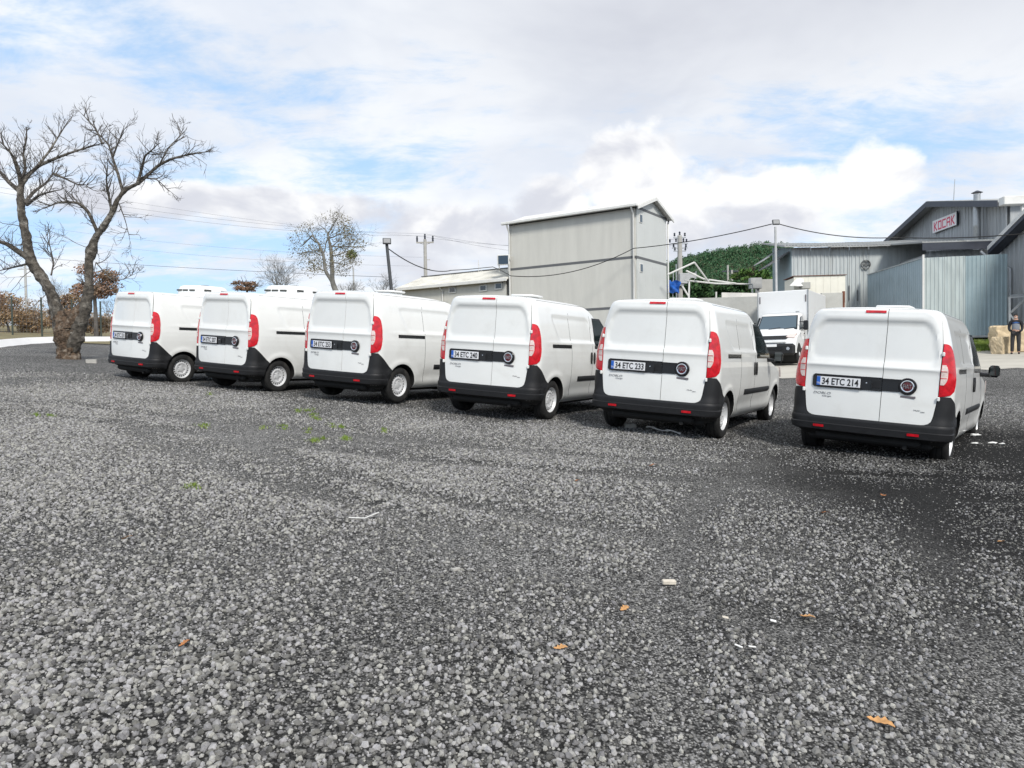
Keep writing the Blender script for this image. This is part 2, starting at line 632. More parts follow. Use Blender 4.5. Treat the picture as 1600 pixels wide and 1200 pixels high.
def soot_and_row_shade(x, y):
    """black damp fines on the right of the lot, painted shade along the row"""
    f = fbm(x * 0.5, y * 0.6, 51, 4)
    r = x - 0.27 * y - 0.25 + (f - 0.5) * 2.8
    a = 1 / (1 + np.exp(-r * 2.2))
    band = 1 / (1 + np.exp(-(y - 4.3 + (f - 0.5) * 2.4) * 1.8)) * 1 / (1 + np.exp((y - 13.2 + (f - 0.5) * 2.0) * 1.3))
    # strip along the van row: dirt plus the vans' shade painted into the colour
    row = (x - (-6.5)) * 0.46 + (y - 16.0) * 0.888
    strip = 0.55 * np.exp(-((row - 0.6 + (f - 0.5) * 3.0) / 1.9) ** 2) / (1 + np.exp(-(x + 9.5) * 1.2))
    return np.clip(np.maximum(a * band * 1.05, strip), 0, 1)


def grid_sheet(name, xs, ys, zfun, mats, keep=None):
    X, Y = np.meshgrid(xs, ys)
    Z = zfun(X, Y)
    nx, ny = len(xs), len(ys)
    v = np.stack([X.ravel(), Y.ravel(), Z.ravel()], -1)
    i = np.arange(nx * ny).reshape(ny, nx)
    f = np.stack([i[:-1, :-1], i[:-1, 1:], i[1:, 1:], i[1:, :-1]], -1).reshape(-1, 4)
    if keep is not None:
        f = f[keep(v[f].mean(1))]
    me = bpy.data.meshes.new(name)
    me.from_pydata(v.tolist(), [], f.tolist())
    me.polygons.foreach_set('use_smooth', np.ones(len(me.polygons), bool))
    me.update()
    for nm, fn in (('stony', stoniness), ('sooty', soot_and_row_shade)):
        a = me.attributes.new(nm, 'FLOAT', 'POINT')
        a.data.foreach_set('value', fn(v[:, 0], v[:, 1]).astype(np.float32))
    return link(name, me, None, mats)


def spaced(breaks):
    out = []
    for a, b, st in breaks:
        out += list(np.arange(a, b, st))
    out.append(breaks[-1][1])
    return np.array(out)


xs = spaced([(-900, -120, 60), (-120, -30, 6), (-30, -9, 0.5), (-9, 9, 0.14), (9, 30, 0.5), (30, 120, 6), (120, 900, 60)])
ys = spaced([(-200, -20, 30), (-20, 1, 1.5), (1, 17, 0.14), (17, 50, 0.5), (50, 130, 6), (130, 1200, 60)])
M['gravel'] = gravel_ground_material()
ground = grid_sheet('ground', xs, ys, H, M['gravel'])
tag(ground, 'sloping lot of dark grey crushed gravel with wheel tracks', 'ground', kind='structure')


# loose stones on the near half of the lot: real pebbles, far too many to count
def pebble_mesh(k):
    bm = bmesh.new()
    bmesh.ops.create_icosphere(bm, subdivisions=1, radius=1.0)
    r = random.Random(100 + k)
    ax = Vector((r.uniform(0.8, 1.2), r.uniform(0.7, 1.0), r.uniform(0.75, 1.0)))
    planes = [(Vector((r.gauss(0, 1), r.gauss(0, 1), r.gauss(0, 1))).normalized(), r.uniform(0.55, 0.85)) for _ in range(6)]
    for v in bm.verts:
        p = v.co * r.uniform(0.88, 1.1)
        for n, d in planes:
            e = p.dot(n) - d
            if e > 0:
                p = p - n * e
        v.co = Vector((p.x * ax.x, p.y * ax.y, p.z * ax.z))
    me = bpy.data.meshes.new('pebble')
    bm.to_mesh(me)
    bm.free()
    return me


def pebble_material():
    m = bpy.data.materials.new('pebble')
    m.use_nodes = True
    t = m.node_tree
    q = NT(t)
    b = t.nodes['Principled BSDF']
    b.inputs['Roughness'].default_value = 0.85
    b.inputs['Specular IOR Level'].default_value = 0.3
    rnd = q.n('ShaderNodeObjectInfo').outputs['Random']
    soot = q.n('ShaderNodeAttribute', attribute_name='soot', attribute_type='INSTANCER').outputs['Fac']
    pos = q.n('ShaderNodeNewGeometry').outputs['Position']
    v = q.step(rnd, 0.0, 1.0, 0.16, 0.38)
    dark = q.m('LESS_THAN', q.m('FRACT', q.m('MULTIPLY', rnd, 37.7)), q.m('ADD', 0.14, q.m('MULTIPLY', soot, 0.62)))
    v = q.m('MULTIPLY', v, q.m('SUBTRACT', 1.0, q.m('MULTIPLY', dark, 0.55)))
    v = q.m('MULTIPLY', v, q.step(q.noise(pos, 90, 4, 0.6), 0.25, 0.75, 0.78, 1.2))
    tint = q.step(q.m('FRACT', q.m('MULTIPLY', rnd, 91.3)), 0.0, 1.0, 0.90, 1.0)
    col = q.comb(v, q.m('MULTIPLY', v, 0.985), q.m('MULTIPLY', v, tint))
    t.links.new(col, b.inputs['Base Color'])
    bp = q.n('ShaderNodeBump')
    bp.inputs['Distance'].default_value = 0.002
    t.links.new(q.noise(pos, 160, 3, 0.6), bp.inputs['Height'])
    t.links.new(bp.outputs[0], b.inputs['Normal'])
    return m


def build_pebbles():
    pm = pebble_material()
    pc = bpy.data.collections.new('pebble_shapes')
    for k in range(7):
        me = pebble_mesh(k)
        me.materials.append(pm)
        pc.objects.link(bpy.data.objects.new('pebble', me))
    xs = np.arange(-13, 13.01, 0.13)
    ys = np.arange(1.4, 16.5, 0.13)

    def keep(c):
        return (np.abs(c[:, 0]) < 0.78 * c[:, 1] + 1.2)
    o = grid_sheet('loose_stones', xs, ys, H, pm, keep)
    tag(o, 'loose grey crushed stones strewn over the whole lot', 'gravel', kind='stuff')
    me = o.data
    co = np.empty(len(me.vertices) * 3)
    me.vertices.foreach_get('co', co)
    co = co.reshape(-1, 3)
    st = stoniness(co[:, 0], co[:, 1])
    so = soot_and_row_shade(co[:, 0], co[:, 1])
    far = np.clip((co[:, 1] - 5.0) / 9.0, 0, 1)
    dens = (520 + 4900 * st ** 1.25) * (1 - 0.55 * so) * (1 - 0.80 * far ** 0.6) * np.clip((16.2 - co[:, 1] + fbm(co[:, 0] * .8, co[:, 1] * .8, 71) * 2.0) / 4.5, 0, 1)
    a = me.attributes.new('dens', 'FLOAT', 'POINT')
    a.data.foreach_set('value', dens.astype(np.float32))
    a = me.attributes.new('size', 'FLOAT', 'POINT')
    a.data.foreach_set('value', ((0.0080 + 0.0048 * st + 0.0022 * far) * (1 - 0.2 * so)).astype(np.float32))
    g = bpy.data.node_groups.new('scatter_stones', 'GeometryNodeTree')
    g.interface.new_socket('Geometry', in_out='INPUT', socket_type='NodeSocketGeometry')
    g.interface.new_socket('Geometry', in_out='OUTPUT', socket_type='NodeSocketGeometry')
    N, Lk = g.nodes.new, g.links.new
    gi, go = N('NodeGroupInput'), N('NodeGroupOutput')
    dist = N('GeometryNodeDistributePointsOnFaces')
    dist.distribute_method = 'RANDOM'
    da = N('GeometryNodeInputNamedAttribute')
    da.data_type = 'FLOAT'
    da.inputs['Name'].default_value = 'dens'
    Lk(gi.outputs[0], dist.inputs['Mesh'])
    Lk(da.outputs['Attribute'], dist.inputs['Density'])
    sa = N('GeometryNodeInputNamedAttribute')
    sa.data_type = 'FLOAT'
    sa.inputs['Name'].default_value = 'sooty'
    keepa = N('GeometryNodeStoreNamedAttribute')
    keepa.data_type = 'FLOAT'
    keepa.domain = 'POINT'
    keepa.inputs['Name'].default_value = 'soot'
    Lk(dist.outputs['Points'], keepa.inputs['Geometry'])
    Lk(sa.outputs['Attribute'], keepa.inputs['Value'])
    ci = N('GeometryNodeCollectionInfo')
    ci.inputs['Collection'].default_value = pc
    ci.inputs['Separate Children'].default_value = True
    ci.inputs['Reset Children'].default_value = True
    inst = N('GeometryNodeInstanceOnPoints')
    Lk(keepa.outputs['Geometry'], inst.inputs['Points'])
    Lk(ci.outputs[0], inst.inputs['Instance'])
    inst.inputs['Pick Instance'].default_value = True
    rr = N('FunctionNodeRandomValue')
    rr.data_type = 'FLOAT_VECTOR'
    rr.inputs[0].default_value = (-3.1, -3.1, 0)
    rr.inputs[1].default_value = (3.1, 3.1, 6.283)
    e2r = N('FunctionNodeEulerToRotation')
    Lk(rr.outputs[0], e2r.inputs[0])
    Lk(e2r.outputs[0], inst.inputs['Rotation'])
    rs = N('FunctionNodeRandomValue')
    rs.data_type = 'FLOAT'
    rs.inputs[2].default_value = 0.0
    rs.inputs[3].default_value = 1.0
    rs.inputs['Seed'].default_value = 5
    pw = N('ShaderNodeMath')
    pw.operation = 'POWER'
    Lk(rs.outputs[1], pw.inputs[0])
    pw.inputs[1].default_value = 2.6
    ma = N('ShaderNodeMath')
    ma.operation = 'MULTIPLY_ADD'
    Lk(pw.outputs[0], ma.inputs[0])
    ma.inputs[1].default_value = 1.2
    ma.inputs[2].default_value = 0.44
    sz = N('GeometryNodeInputNamedAttribute')
    sz.data_type = 'FLOAT'
    sz.inputs['Name'].default_value = 'size'
    mm = N('ShaderNodeMath')
    mm.operation = 'MULTIPLY'
    Lk(ma.outputs[0], mm.inputs[0])
    Lk(sz.outputs['Attribute'], mm.inputs[1])
    Lk(mm.outputs[0], inst.inputs['Scale'])
    Lk(inst.outputs[0], go.inputs[0])
    md = o.modifiers.new('scatter', 'NODES')
    md.node_group = g
    return o


build_pebbles()

# concrete yard on the right, a sheet of its own just above the gravel
M['concrete'] = mat('yard_concrete', (0.50, 0.475, 0.41), 0.9, var=0.10, vscale=0.5, bump=0.003, bscale=25, dirt=(0.30, 0.285, 0.25, 0.45), dscale=0.7)
M['grass'] = mat('rough_grass', (0.19, 0.165, 0.085), 0.95, var=0.35, vscale=1.2, bump=0.05, bscale=6, dirt=(0.28, 0.20, 0.12, 0.8), dscale=0.35)
yard_edge = lambda x: 24.2 - 0.10 * (x - 15) + 0.5 * np.sin(x * 0.6)
yard = grid_sheet('concrete_yard', spaced([(6, 45, 0.5)]), spaced([(20, 48, 0.5)]), lambda x, y: H(x, y) + 0.012, M['concrete'],
                  lambda c: (c[:, 1] > yard_edge(c[:, 0])) & (c[:, 0] > 9 + 0 * c[:, 1]))
tag(yard, 'pale concrete yard in front of the sheds', 'yard', kind='structure')
field = grid_sheet('field', spaced([(-120, -40, 4), (-40, -3, 0.6)]), spaced([(26, 60, 0.6), (60, 200, 8)]), lambda x, y: H(x, y) + 0.03, M['grass'],
                   lambda c: c[:, 1] > 33.0 + 0.18 * (c[:, 0] + 20) + 3.0 * np.clip((c[:, 0] + 16) / 6, 0, 9))
tag(field, 'rough brown and green grass field beyond the white kerb', 'field', kind='structure')
# ------------------------------------------------------------------ the panel vans
def tab(pairs):
    k = np.array([p[0] for p in pairs], float)
    v = np.array([p[1] for p in pairs], float)
    return lambda z: float(np.interp(z, k, v))


W_ = tab([(.25, .80), (.30, .845), (.36, .872), (.5, .89), (.7, .903), (.9, .905), (1.0, .902), (1.08, .896), (1.15, .886), (1.3, .862), (1.5, .823),
          (1.65, .787), (1.74, .760), (1.79, .740), (1.825, .718), (1.85, .693), (1.87, .655), (1.88, .62), (1.888, .565)])
YR_ = tab([(.25, -.50), (.33, -.63), (.345, -.685), (.4, -.69), (.5, -.70), (.8, -.692), (1.0, -.685), (1.15, -.683), (1.3, -.675), (1.6, -.662), (1.75, -.657), (1.80, -.654),
           (1.84, -.648), (1.862, -.638), (1.875, -.62), (1.883, -.595), (1.888, -.555)])
YF_ = tab([(.25, 3.76), (.33, 3.88), (.5, 3.92), (.7, 3.90), (.82, 3.85), (.90, 3.74), (.96, 3.56), (1.01, 3.32), (1.05, 3.12), (1.09, 2.98), (1.2, 2.82),
           (1.4, 2.53), (1.6, 2.25), (1.72, 2.08), (1.78, 1.97), (1.82, 1.87), (1.85, 1.74), (1.87, 1.5), (1.88, 1.3), (1.888, 1.0)])
RC = 0.17                    # plan radius of the rear corners
LC = math.pi / 2 * RC
AR = 0.372                   # wheel arch radius
WB = 3.105
smst = lambda e0, e1, x: (lambda t: t * t * (3 - 2 * t))(min(1, max(0, (x - e0) / (e1 - e0))))


def rrect(x, z, cx, cz, hx, hz, r):
    dx, dz = abs(x - cx) - hx + r, abs(z - cz) - hz + r
    return math.hypot(max(dx, 0), max(dz, 0)) + min(max(dx, dz), 0) - r


def skin(s, z, off=0.0):
    """point of the body skin. s: metres round the plan from the middle of the rear (right side positive)"""
    sg = 1 if s >= 0 else -1
    s = abs(s)
    w, yr = W_(z), YR_(z)
    a = w - RC
    bow = lambda x: 0.05 * (x / .74) ** 2
    if s <= a:
        x, y = s, yr + bow(s)
        nx, ny = 0.10 * s / .74, -1
        xn = s / max(w - .135, .2)
        d = rrect(xn, z, 0, 1.475, 1.0, .255, .16)
        y += .020 * smst(.012, -.035, d)                               # pressed blank where a window would be
        y -= .012 * math.exp(-((z - 1.165) / .022) ** 2)             # belt shoulder
        y -= .006 * math.exp(-((z - 1.775) / .03) ** 2)
    elif s <= a + LC:
        t = (s - a) / LC * math.pi / 2
        x, y = a + RC * math.sin(t), yr + bow(a) * (1 - (s - a) / LC * .3) + RC * (1 - math.cos(t))
        nx, ny = math.sin(t), -math.cos(t)
        xn = x / max(w - .135, .2)
        d = rrect(xn, z, 0, 1.475, 1.0, .255, .16)
        y += .020 * smst(.012, -.035, d) * max(0, math.cos(t))
        y -= .010 * math.exp(-((z - 1.165) / .03) ** 2) * max(0, math.cos(t))
    else:
        y0 = yr + bow(a) * .7 + RC
        y = y0 + (s - a - LC)
        x = w
        nx, ny = 1, 0
        # pressed side panels, wheel arch lips, hollow along the sill
        ys = y - .55 * max(0, 1.63 - z)
        d = rrect(ys, z, .685, 1.44, .735, .205, .10)
        x -= .018 * smst(.012, -.03, d)
        x += .008 * math.exp(-((z - 1.205 - .0 * y) / .03) ** 2) * smst(-.45, 0, y) * smst(3.0, 2.4, y)
        for wy in (0, WB):
            dd = math.hypot(y - wy, z - .31)
            x += .014 * math.exp(-((dd - .40) / .045) ** 2)
        x -= .022 * math.exp(-((z - .47) / .10) ** 2) * smst(.42, .75, y) * smst(2.75, 2.4, y)
        x -= .10 * max(0, (y - 2.2)) ** 2 / 3.2 * smst(1.0, 1.2, z) + .09 * max(0, (y - 3.1)) ** 2
    return Vector((sg * (x + nx * off), y + ny * off, z))


def s_of_y(y, z):
    w = W_(z)
    return (w - RC) + LC + y - (YR_(z) + 0.05 * ((w - RC) / .74) ** 2 * .7 + RC)


def front(x, z, off=0.0):
    """front of the body: plan bow plus rounded corners"""
    w = W_(z) - .10 * max(0, (YF_(z) - 2.2)) ** 2 / 3.2 * smst(1.0, 1.2, z) - .09 * max(0, (YF_(z) - 3.4)) ** 2
    t = min(1, abs(x) / w)
    return Vector((x, YF_(z) + .03 - .20 * t ** 2 - .26 * t ** 6 + off, z))


def body_mesh():
    zs = np.unique(np.concatenate([np.arange(.25, 1.10, .03), np.arange(.88, 1.1, .0125), np.arange(1.1, 1.26, .02), np.arange(1.26, 1.66, .035),
                                   np.arange(1.66, 1.80, .02), [1.80, 1.815, 1.83, 1.842, 1.852, 1.86, 1.868, 1.875, 1.881, 1.885, 1.888]]).round(4))
    rows = []
    for z in zs:
        a = W_(z) - RC
        pts = [skin(f * a, z) for f in np.linspace(0, 1, 15)]
        pts += [skin(a + f * LC, z) for f in np.linspace(0, 1, 9)[1:]]
        y0 = pts[-1].y
        y1 = front(W_(z), z).y
        fr = np.linspace(0, 1, 82)[1:]
        n = len(fr)
        for f in fr:
            y = y0 + (y1 - y0) * f
            p = skin(a + LC + (y - y0), z)
            pts.append(p)
        xe = pts[-1].x
        for f in np.linspace(1, 0, 15)[1:]:
            p = front(xe * f, z)
            p.y += (pts[22 + n].y - front(xe, z).y) * f ** 8
            pts.append(p)
        rows.append(pts)
    n = len(rows[0])
    mb = MB()
    loop = 2 * n - 2
    for pts in rows:
        mb.v += [tuple(p) for p in pts]
        mb.v += [(-p.x, p.y, p.z) for p in reversed(pts[1:-1])]
    for r in range(len(rows) - 1):
        for k in range(loop):
            mb.f.append((r * loop + k, r * loop + (k + 1) % loop, (r + 1) * loop + (k + 1) % loop, (r + 1) * loop + k))
            mb.mi.append(0)
    # roof and floor: strips from right to left
    for r, flip in ((len(rows) - 1, False), (0, True)):
        pts = rows[r]
        NS = 8
        idx = []
        for k in range(n):
            p = pts[k]
            if k in (0, n - 1):
                idx.append([r * loop + (0 if k == 0 else n - 1)] * (NS + 1))
                continue
            line = [r * loop + k]
            for j in range(1, NS):
                t = 1 - 2 * j / NS
                z = p.z + (0 if flip else .016 * (1 - t * t) * (p.x / .565) ** 2)
                mb.v.append((p.x * t, p.y, z))
                line.append(len(mb.v) - 1)
            line.append(r * loop + (2 * n - 2 - k))
            idx.append(line)
        for k in range(n - 1):
            for j in range(NS):
                q = [idx[k][j], idx[k + 1][j], idx[k + 1][j + 1], idx[k][j + 1]]
                u = []
                for i in q:
                    if i not in u:
                        u.append(i)
                if len(u) >= 3:
                    mb.f.append(tuple(u))
                    mb.mi.append(1 if flip else 0)
    me = mb.mesh('body')
    body = link('body', me, None, [M['van_paint'], M['dark']])
    cut = MB()
    for wy in (0, WB):
        for sg in (-1, 1):
            prof = [(AR, .50), (AR, 1.2)]
            cut.lathe(prof, 48, 'x', (0 if sg > 0 else -1.7, wy, .31), 0)
    cme = cut.mesh('cutter')
    cme.materials.append(M['van_paint'])
    cme.materials.append(M['dark'])
    cme.polygons.foreach_set('material_index', np.ones(len(cme.polygons), np.int32))
    cutter = link('cutter', cme)
    md = body.modifiers.new('arches', 'BOOLEAN')
    md.operation = 'DIFFERENCE'
    md.object = cutter
    md.solver = 'EXACT'
    bpy.context.view_layer.update()
    res = bpy.data.meshes.new_from_object(body.evaluated_get(bpy.context.evaluated_depsgraph_get()))
    bpy.data.objects.remove(body)
    bpy.data.objects.remove(cutter)
    res.name = 'body'
    res.polygons.foreach_set('use_smooth', np.ones(len(res.polygons), bool))
    res.set_sharp_from_angle(angle=math.radians(38))
    return res


def patch(mb, fn, zs, lo, hi, n, off, thick=.012, mi=0):
    """strip of skin between lo(z) and hi(z), lifted by off (number or function of (u,z)), with rims going in by thick"""
    top, bot = [], []
    for z in zs:
        a, b = lo(z), hi(z)
        rt, rb = [], []
        for k in range(n + 1):
            u = a + (b - a) * k / n
            o = off(u, z) if callable(off) else off
            rt.append(len(mb.v))
            mb.v.append(tuple(fn(u, z, o)))
            rb.append(len(mb.v))
            mb.v.append(tuple(fn(u, z, o - thick)))
        top.append(rt)
        bot.append(rb)
    R = len(zs)
    for r in range(R - 1):
        for k in range(n):
            mb.f.append((top[r][k], top[r][k + 1], top[r + 1][k + 1], top[r + 1][k]))
            mb.mi.append(mi)
        for k in (0, n):
            mb.f.append((top[r][k], top[r + 1][k], bot[r + 1][k], bot[r][k]))
            mb.mi.append(mi)
    for r in (0, R - 1):
        for k in range(n):
            mb.f.append((top[r][k], top[r][k + 1], bot[r][k + 1], bot[r][k]))
            mb.mi.append(mi)
    return mb


def zrange(a, b, st, extra=()):
    return sorted(set([round(v, 4) for v in np.linspace(a, b, max(2, int(round((b - a) / st)) + 1))] + list(extra)))


DOOR_X = tab([(.515, .60), (.522, .64), (.535, .672), (.56, .698), (.62, .715), (.875, .748), (1.47, .750), (1.7, .732), (1.80, .712), (1.84, .697), (1.86, .672), (1.872, .62)])
GAP = .156


def build_van():
    root = empty('panel_van')
    link('body', body_mesh(), root)

    def part(name, mb, m, parent=root, smooth=35):
        return mb.build(name, m, parent, smooth)

    dz = zrange(.515, 1.872, .03, (.522, .535, .548, .56, 1.15, 1.165, 1.18, 1.73, 1.75, 1.77, 1.79, 1.81, 1.83, 1.845, 1.86))
    # seal that shows in the gaps round the doors
    part('door_seal', patch(MB(), skin, [.505] + dz + [1.877], lambda z: -DOOR_X(z) - .008, lambda z: DOOR_X(z) + .008, 40, .0015, .01), M['seal'])
    dl = part('rear_door', patch(MB(), skin, dz, lambda z: -DOOR_X(z), lambda z: GAP - .0035, 28, .0085, .008), M['van_paint'])
    dr = part('rear_door', patch(MB(), skin, dz, lambda z: GAP + .0035, lambda z: DOOR_X(z), 20, .0085, .008), M['van_paint'])
    dl['label'] = 'wider left rear door'
    dr['label'] = 'narrower right rear door'
    # black strip across the doors with plate, lock and round end for the badge
    bz = zrange(.878, 1.042, .02)
    rb = .025
    lo = lambda z: -.655 + (rb - math.sqrt(max(0, rb * rb - max(0, max(z - 1.017, .903 - z)) ** 2)))
    part('trim_strip', patch(MB(), skin, bz, lo, lambda z: GAP - .0035, 16, .020, .012), M['black_trim'], dl)
    tr = MB()
    patch(tr, skin, zrange(.885, 1.035, .02), lambda z: GAP + .0035, lambda z: .43, 8, .020, .012)
    tr.lathe([(.101, 0), (.101, .020), (.093, .028), (.0, .028)], 32, 'y', (0, 0, 0))
    nv = 33 * 4
    b0 = len(tr.v) - 32 * 4
    c = skin(.43, .957, .006)
    for i in range(b0, len(tr.v)):
        v = tr.v[i]
        tr.v[i] = (c.x + v[0], c.y - v[1], c.z + v[2])
    part('trim_strip', tr, M['black_trim'], dr)
    # recessed grip and lock
    g = MB()
    p = skin(.09, .96, .022)
    g.box((p.x, p.y, p.z), (.10, .008, .10), bevel=.003)
    p = skin(.045, .94, .03)
    g.box((p.x, p.y, p.z), (.012, .012, .08), bevel=.003)
    part('grip', g, M['plastic'], dl)
    g = MB()
    p = skin(-.015, .965, .021)
    g.lathe([(.009, 0), (.009, .006), (0, .007)], 12, 'y', (0, 0, 0))
    g.v = [(p.x + v[0], p.y - v[1], p.z + v[2]) for v in g.v]
    part('lock', g, M['chrome'], dl)
    # badge
    c = skin(.43, .957, .034)
    g = MB().lathe([(.056, 0), (.074, 0), (.074, .008), (.066, .012), (.056, .008), (.056, 0)], 36, 'y', cap=False)
    g.v = [(c.x + v[0], c.y - v[1], c.z + v[2]) for v in g.v]
    bd = part('badge', g, M['chrome'])
    g = MB().lathe([(.057, 0), (.057, .005), (.03, .006), (0, .0065)], 30, 'y')
    g.v = [(c.x + v[0], c.y - v[1], c.z + v[2]) for v in g.v]
    part('badge_shield', g, M['badge_red'], bd)

    def letters(txt, x, z, height, width, m, parent, off=.012, shear=0.0, name='lettering'):
        me = text_mesh(txt, height * 1.4, .0012, width, shear)
        o = link(name, me, parent, m)
        q = skin(x, z, off)
        e = skin(x + .05, z, off) - skin(x - .05, z, off)
        o.matrix_local = Matrix.Translation(q) @ Matrix.Rotation(math.atan2(e.y, e.x), 4, 'Z') @ Matrix.Rotation(math.pi / 2, 4, 'X')
        return o
    letters('FIAT', .43, .957, .052, .088, M['chrome'], bd, .043)
    letters('DOBLO', -.53, .803, .030, .215, M['grey_letter'], dl, .0105, .25)
    letters('Cargo', -.47, .765, .020, .11, M['grey_letter'], dl, .0105, .2)
    g = MB()
    p = skin(.44, .832, .012)
    g.box(p, (.165, .006, .026), bevel=.002)
    part('plaque', g, M['plaque'], dr)
    letters('Multi', .545, .682, .018, .07, M['grey_letter'], dr, .0105, .2)
    letters('jet', .605, .665, .018, .05, M['grey_letter'], dr, .0105, .2)
    # brake lamp over the doors
    g = MB()
    patch(g, skin, zrange(1.824, 1.856, .01), lambda z: -.095, lambda z: .132, 6, .016, .02)
    part('brake_lamp', g, M['red_lens'])
    # tail lamps
    in_ = lambda z: DOOR_X(z) + .006
    so = tab([(.862, .03), (.868, .08), (.885, .14), (.93, .19), (1.0, .206), (1.1, .220), (1.25, .228), (1.36, .222), (1.42, .212), (1.455, .19), (1.472, .165), (1.48, .135)])
    sx = lambda x, z: x if x <= W_(z) - RC else (W_(z) - RC) + LC * math.asin(min(1, (x - W_(z) + RC) / RC)) / (math.pi / 2)
    for sg in (1, -1):
        f = lambda s, z, o, sg=sg: skin(sg * s, z, o)
        tl = part('tail_lamp', patch(MB(), f, zrange(.862, 1.48, .035, (.868, .885, 1.455, 1.472)), lambda z: sx(in_(z), z), lambda z: W_(z) - RC + so(z), 10,
                                     lambda u, z: .013 + .006 * math.sin(math.pi * min(1, max(0, (z - .862) / .618))), .014), M['red_lens'])
        part('reverse_lamp', patch(MB(), f, zrange(1.0, 1.235, .03), lambda z: sx(in_(z), z) + .004, lambda z: sx(in_(z), z) + .070 - .03 * abs((z - 1.12) / .117) ** 3, 4, .0215, .01), M['clear_lens'], tl)
        for zz in (1.078, 1.158):
            part('lens_rib', patch(MB(), f, [zz - .004, zz + .004], lambda z: sx(in_(z), z) + .004, lambda z: sx(in_(z), z) + .062, 4, .0235, .004), M['red_lens'], tl)
        # plastic corner under the lamp and hinge knob
        def edge(z, sg=sg):
            if z > .565:
                return W_(z) - RC + np.interp(z, [.565, .862], [.50, .15])
            dzz = abs(z - .31)
            y = -math.sqrt(max(.0004, (AR + .004) ** 2 - dzz * dzz))
            return s_of_y(y, z)
        part('bumper_corner', patch(MB(), f, zrange(.505, .862, .025), lambda z: sx(in_(z) + .002, z), edge, 14,
                                    lambda u, z: .012 + .014 * smst(.62, .50, z), .02), M['plastic'])
        for zz in (.835, 1.36):
            part('hinge', MB().box(skin(sg * (DOOR_X(zz) + .012), zz, .022), (.03, .035, .05), bevel=.008), M['van_paint'])
    # bumper bar
    prof = tab([(.335, .045), (.345, .055), (.42, .058), (.43, .044), (.50, .040), (.515, .030)])

    def boff(u, z):
        a = W_(z) - RC
        k = smst(a + LC + .25, a + LC - .12, abs(u))
        return .016 + (prof(z) - .016) * k

    def bedge(z):
        dzz = abs(z - .31)
        return s_of_y(-math.sqrt((AR + .004) ** 2 - dzz * dzz), z)
    bp = part('bumper', patch(MB(), skin, zrange(.325, .515, .02, (.335, .345, .42, .43)), lambda z: -bedge(z), bedge, 64, boff, .03), M['plastic'])
    part('rear_valance', patch(MB(), skin, zrange(.252, .336, .02), lambda z: -bedge(z), bedge, 40, .006, .012), M['dark'])
    for sg in (1, -1):
        g = MB()
        patch(g, lambda s, z, o, sg=sg: skin(sg * s, z, o), zrange(.375, .405, .015), lambda z: .468, lambda z: .592, 4, .068, .012)
        part('reflector', g, M['red_lens'], bp)
    # sides
    SV = lambda yy, z, o, sg: skin(sg * s_of_y(yy, z), z, o)
    for sg in (1, -1):
        f = lambda y, z, o, sg=sg: SV(y, z, o, sg)
        part('door_rail', patch(MB(), f, zrange(1.132, 1.186, .018), lambda z: -.11, lambda z: .60, 16, .006, .01), M['black_trim'])
        mz = zrange(.585, .668, .02)
        part('side_moulding', patch(MB(), f, mz, lambda z: .885, lambda z: 2.56 - 1.2 * abs(z - .64), 24, lambda u, z: .018 - 6 * (z - .627) ** 2, .02), M['plastic'])
        for yy in (1.425, 1.555):
            g = MB()
            patch(g, f, zrange(.87, 1.07, .02), lambda z, yy=yy: yy - .030 * math.sqrt(max(.02, 1 - ((z - .97) / .10) ** 2)),
                  lambda z, yy=yy: yy + .030 * math.sqrt(max(.02, 1 - ((z - .97) / .10) ** 2)), 4, .02, .022)
            part('door_handle', g, M['black_trim'])
        # seams of sliding door, front door and roof gutter
        for (ya, yb, z0, z1) in ((.612, .612, .36, 1.70), (1.49, 1.49, .36, 1.70), (2.62, 2.66, .50, 1.10)):
            g = MB()
            patch(g, f, zrange(z0, z1, .04), lambda z: ya - .003, lambda z: ya + .003, 1, .0012, .004)
            part('door_seam', g, M['seal'])
        g = MB()
        patch(g, f, [1.842, 1.847], lambda z: -.40, lambda z: 1.5, 30, .0015, .004)
        part('roof_seam', g, M['seal'])
        wz = zrange(1.13, 1.665, .04)
        g = MB()
        patch(g, f, wz, lambda z: 1.60 + .02 * abs(z - 1.3), lambda z: min(2.58, 2.60 - (z - 1.16) * 1.24), 12, .0015, .004)
        part('window_frame', g, M['black_trim'])
        g = MB()
        patch(g, f, zrange(1.16, 1.635, .04), lambda z: 1.63 + .02 * abs(z - 1.3), lambda z: min(2.51, 2.51 - (z - 1.16) * 1.22), 12, .003, .004)
        part('side_window', g, M['glass'])
        # mirror
        g = MB()
        g.tube([(sg * .86, 2.36, 1.105), (sg * 1.02, 2.34, 1.10)], [.035, .028], 8)
        g.box((sg * 1.07, 2.33, 1.16), (.14, .10, .175), bevel=.035)
        mr = part('mirror', g, M['black_trim'])
        g = MB().box((sg * 1.075, 2.277, 1.17), (.11, .006, .145), bevel=.002)
        part('mirror_glass', g, M['glass'], mr)
        # headlamp and front wheel side lamp
        hz = zrange(.80, .99, .03)
        g = MB()
        patch(g, f, hz, lambda z: 3.30 + 1.2 * (.99 - z) * .5, lambda z: 3.42 + .8 * (.99 - z), 6, .006, .01)
        part('headlamp', g, M['clear_lens'])
    # front
    g = MB()
    patch(g, front, zrange(1.12, 1.755, .04), lambda z: -(W_(z) - .13 - .06 * (1.76 - z)), lambda z: W_(z) - .13 - .06 * (1.76 - z), 20, .003, .006)
    part('windscreen', g, M['glass'])
    g = MB()
    patch(g, front, zrange(.27, .56, .04), lambda z: -.80, lambda z: .80, 24, .012, .02)
    part('front_bumper', g, M['plastic'])
    g = MB()
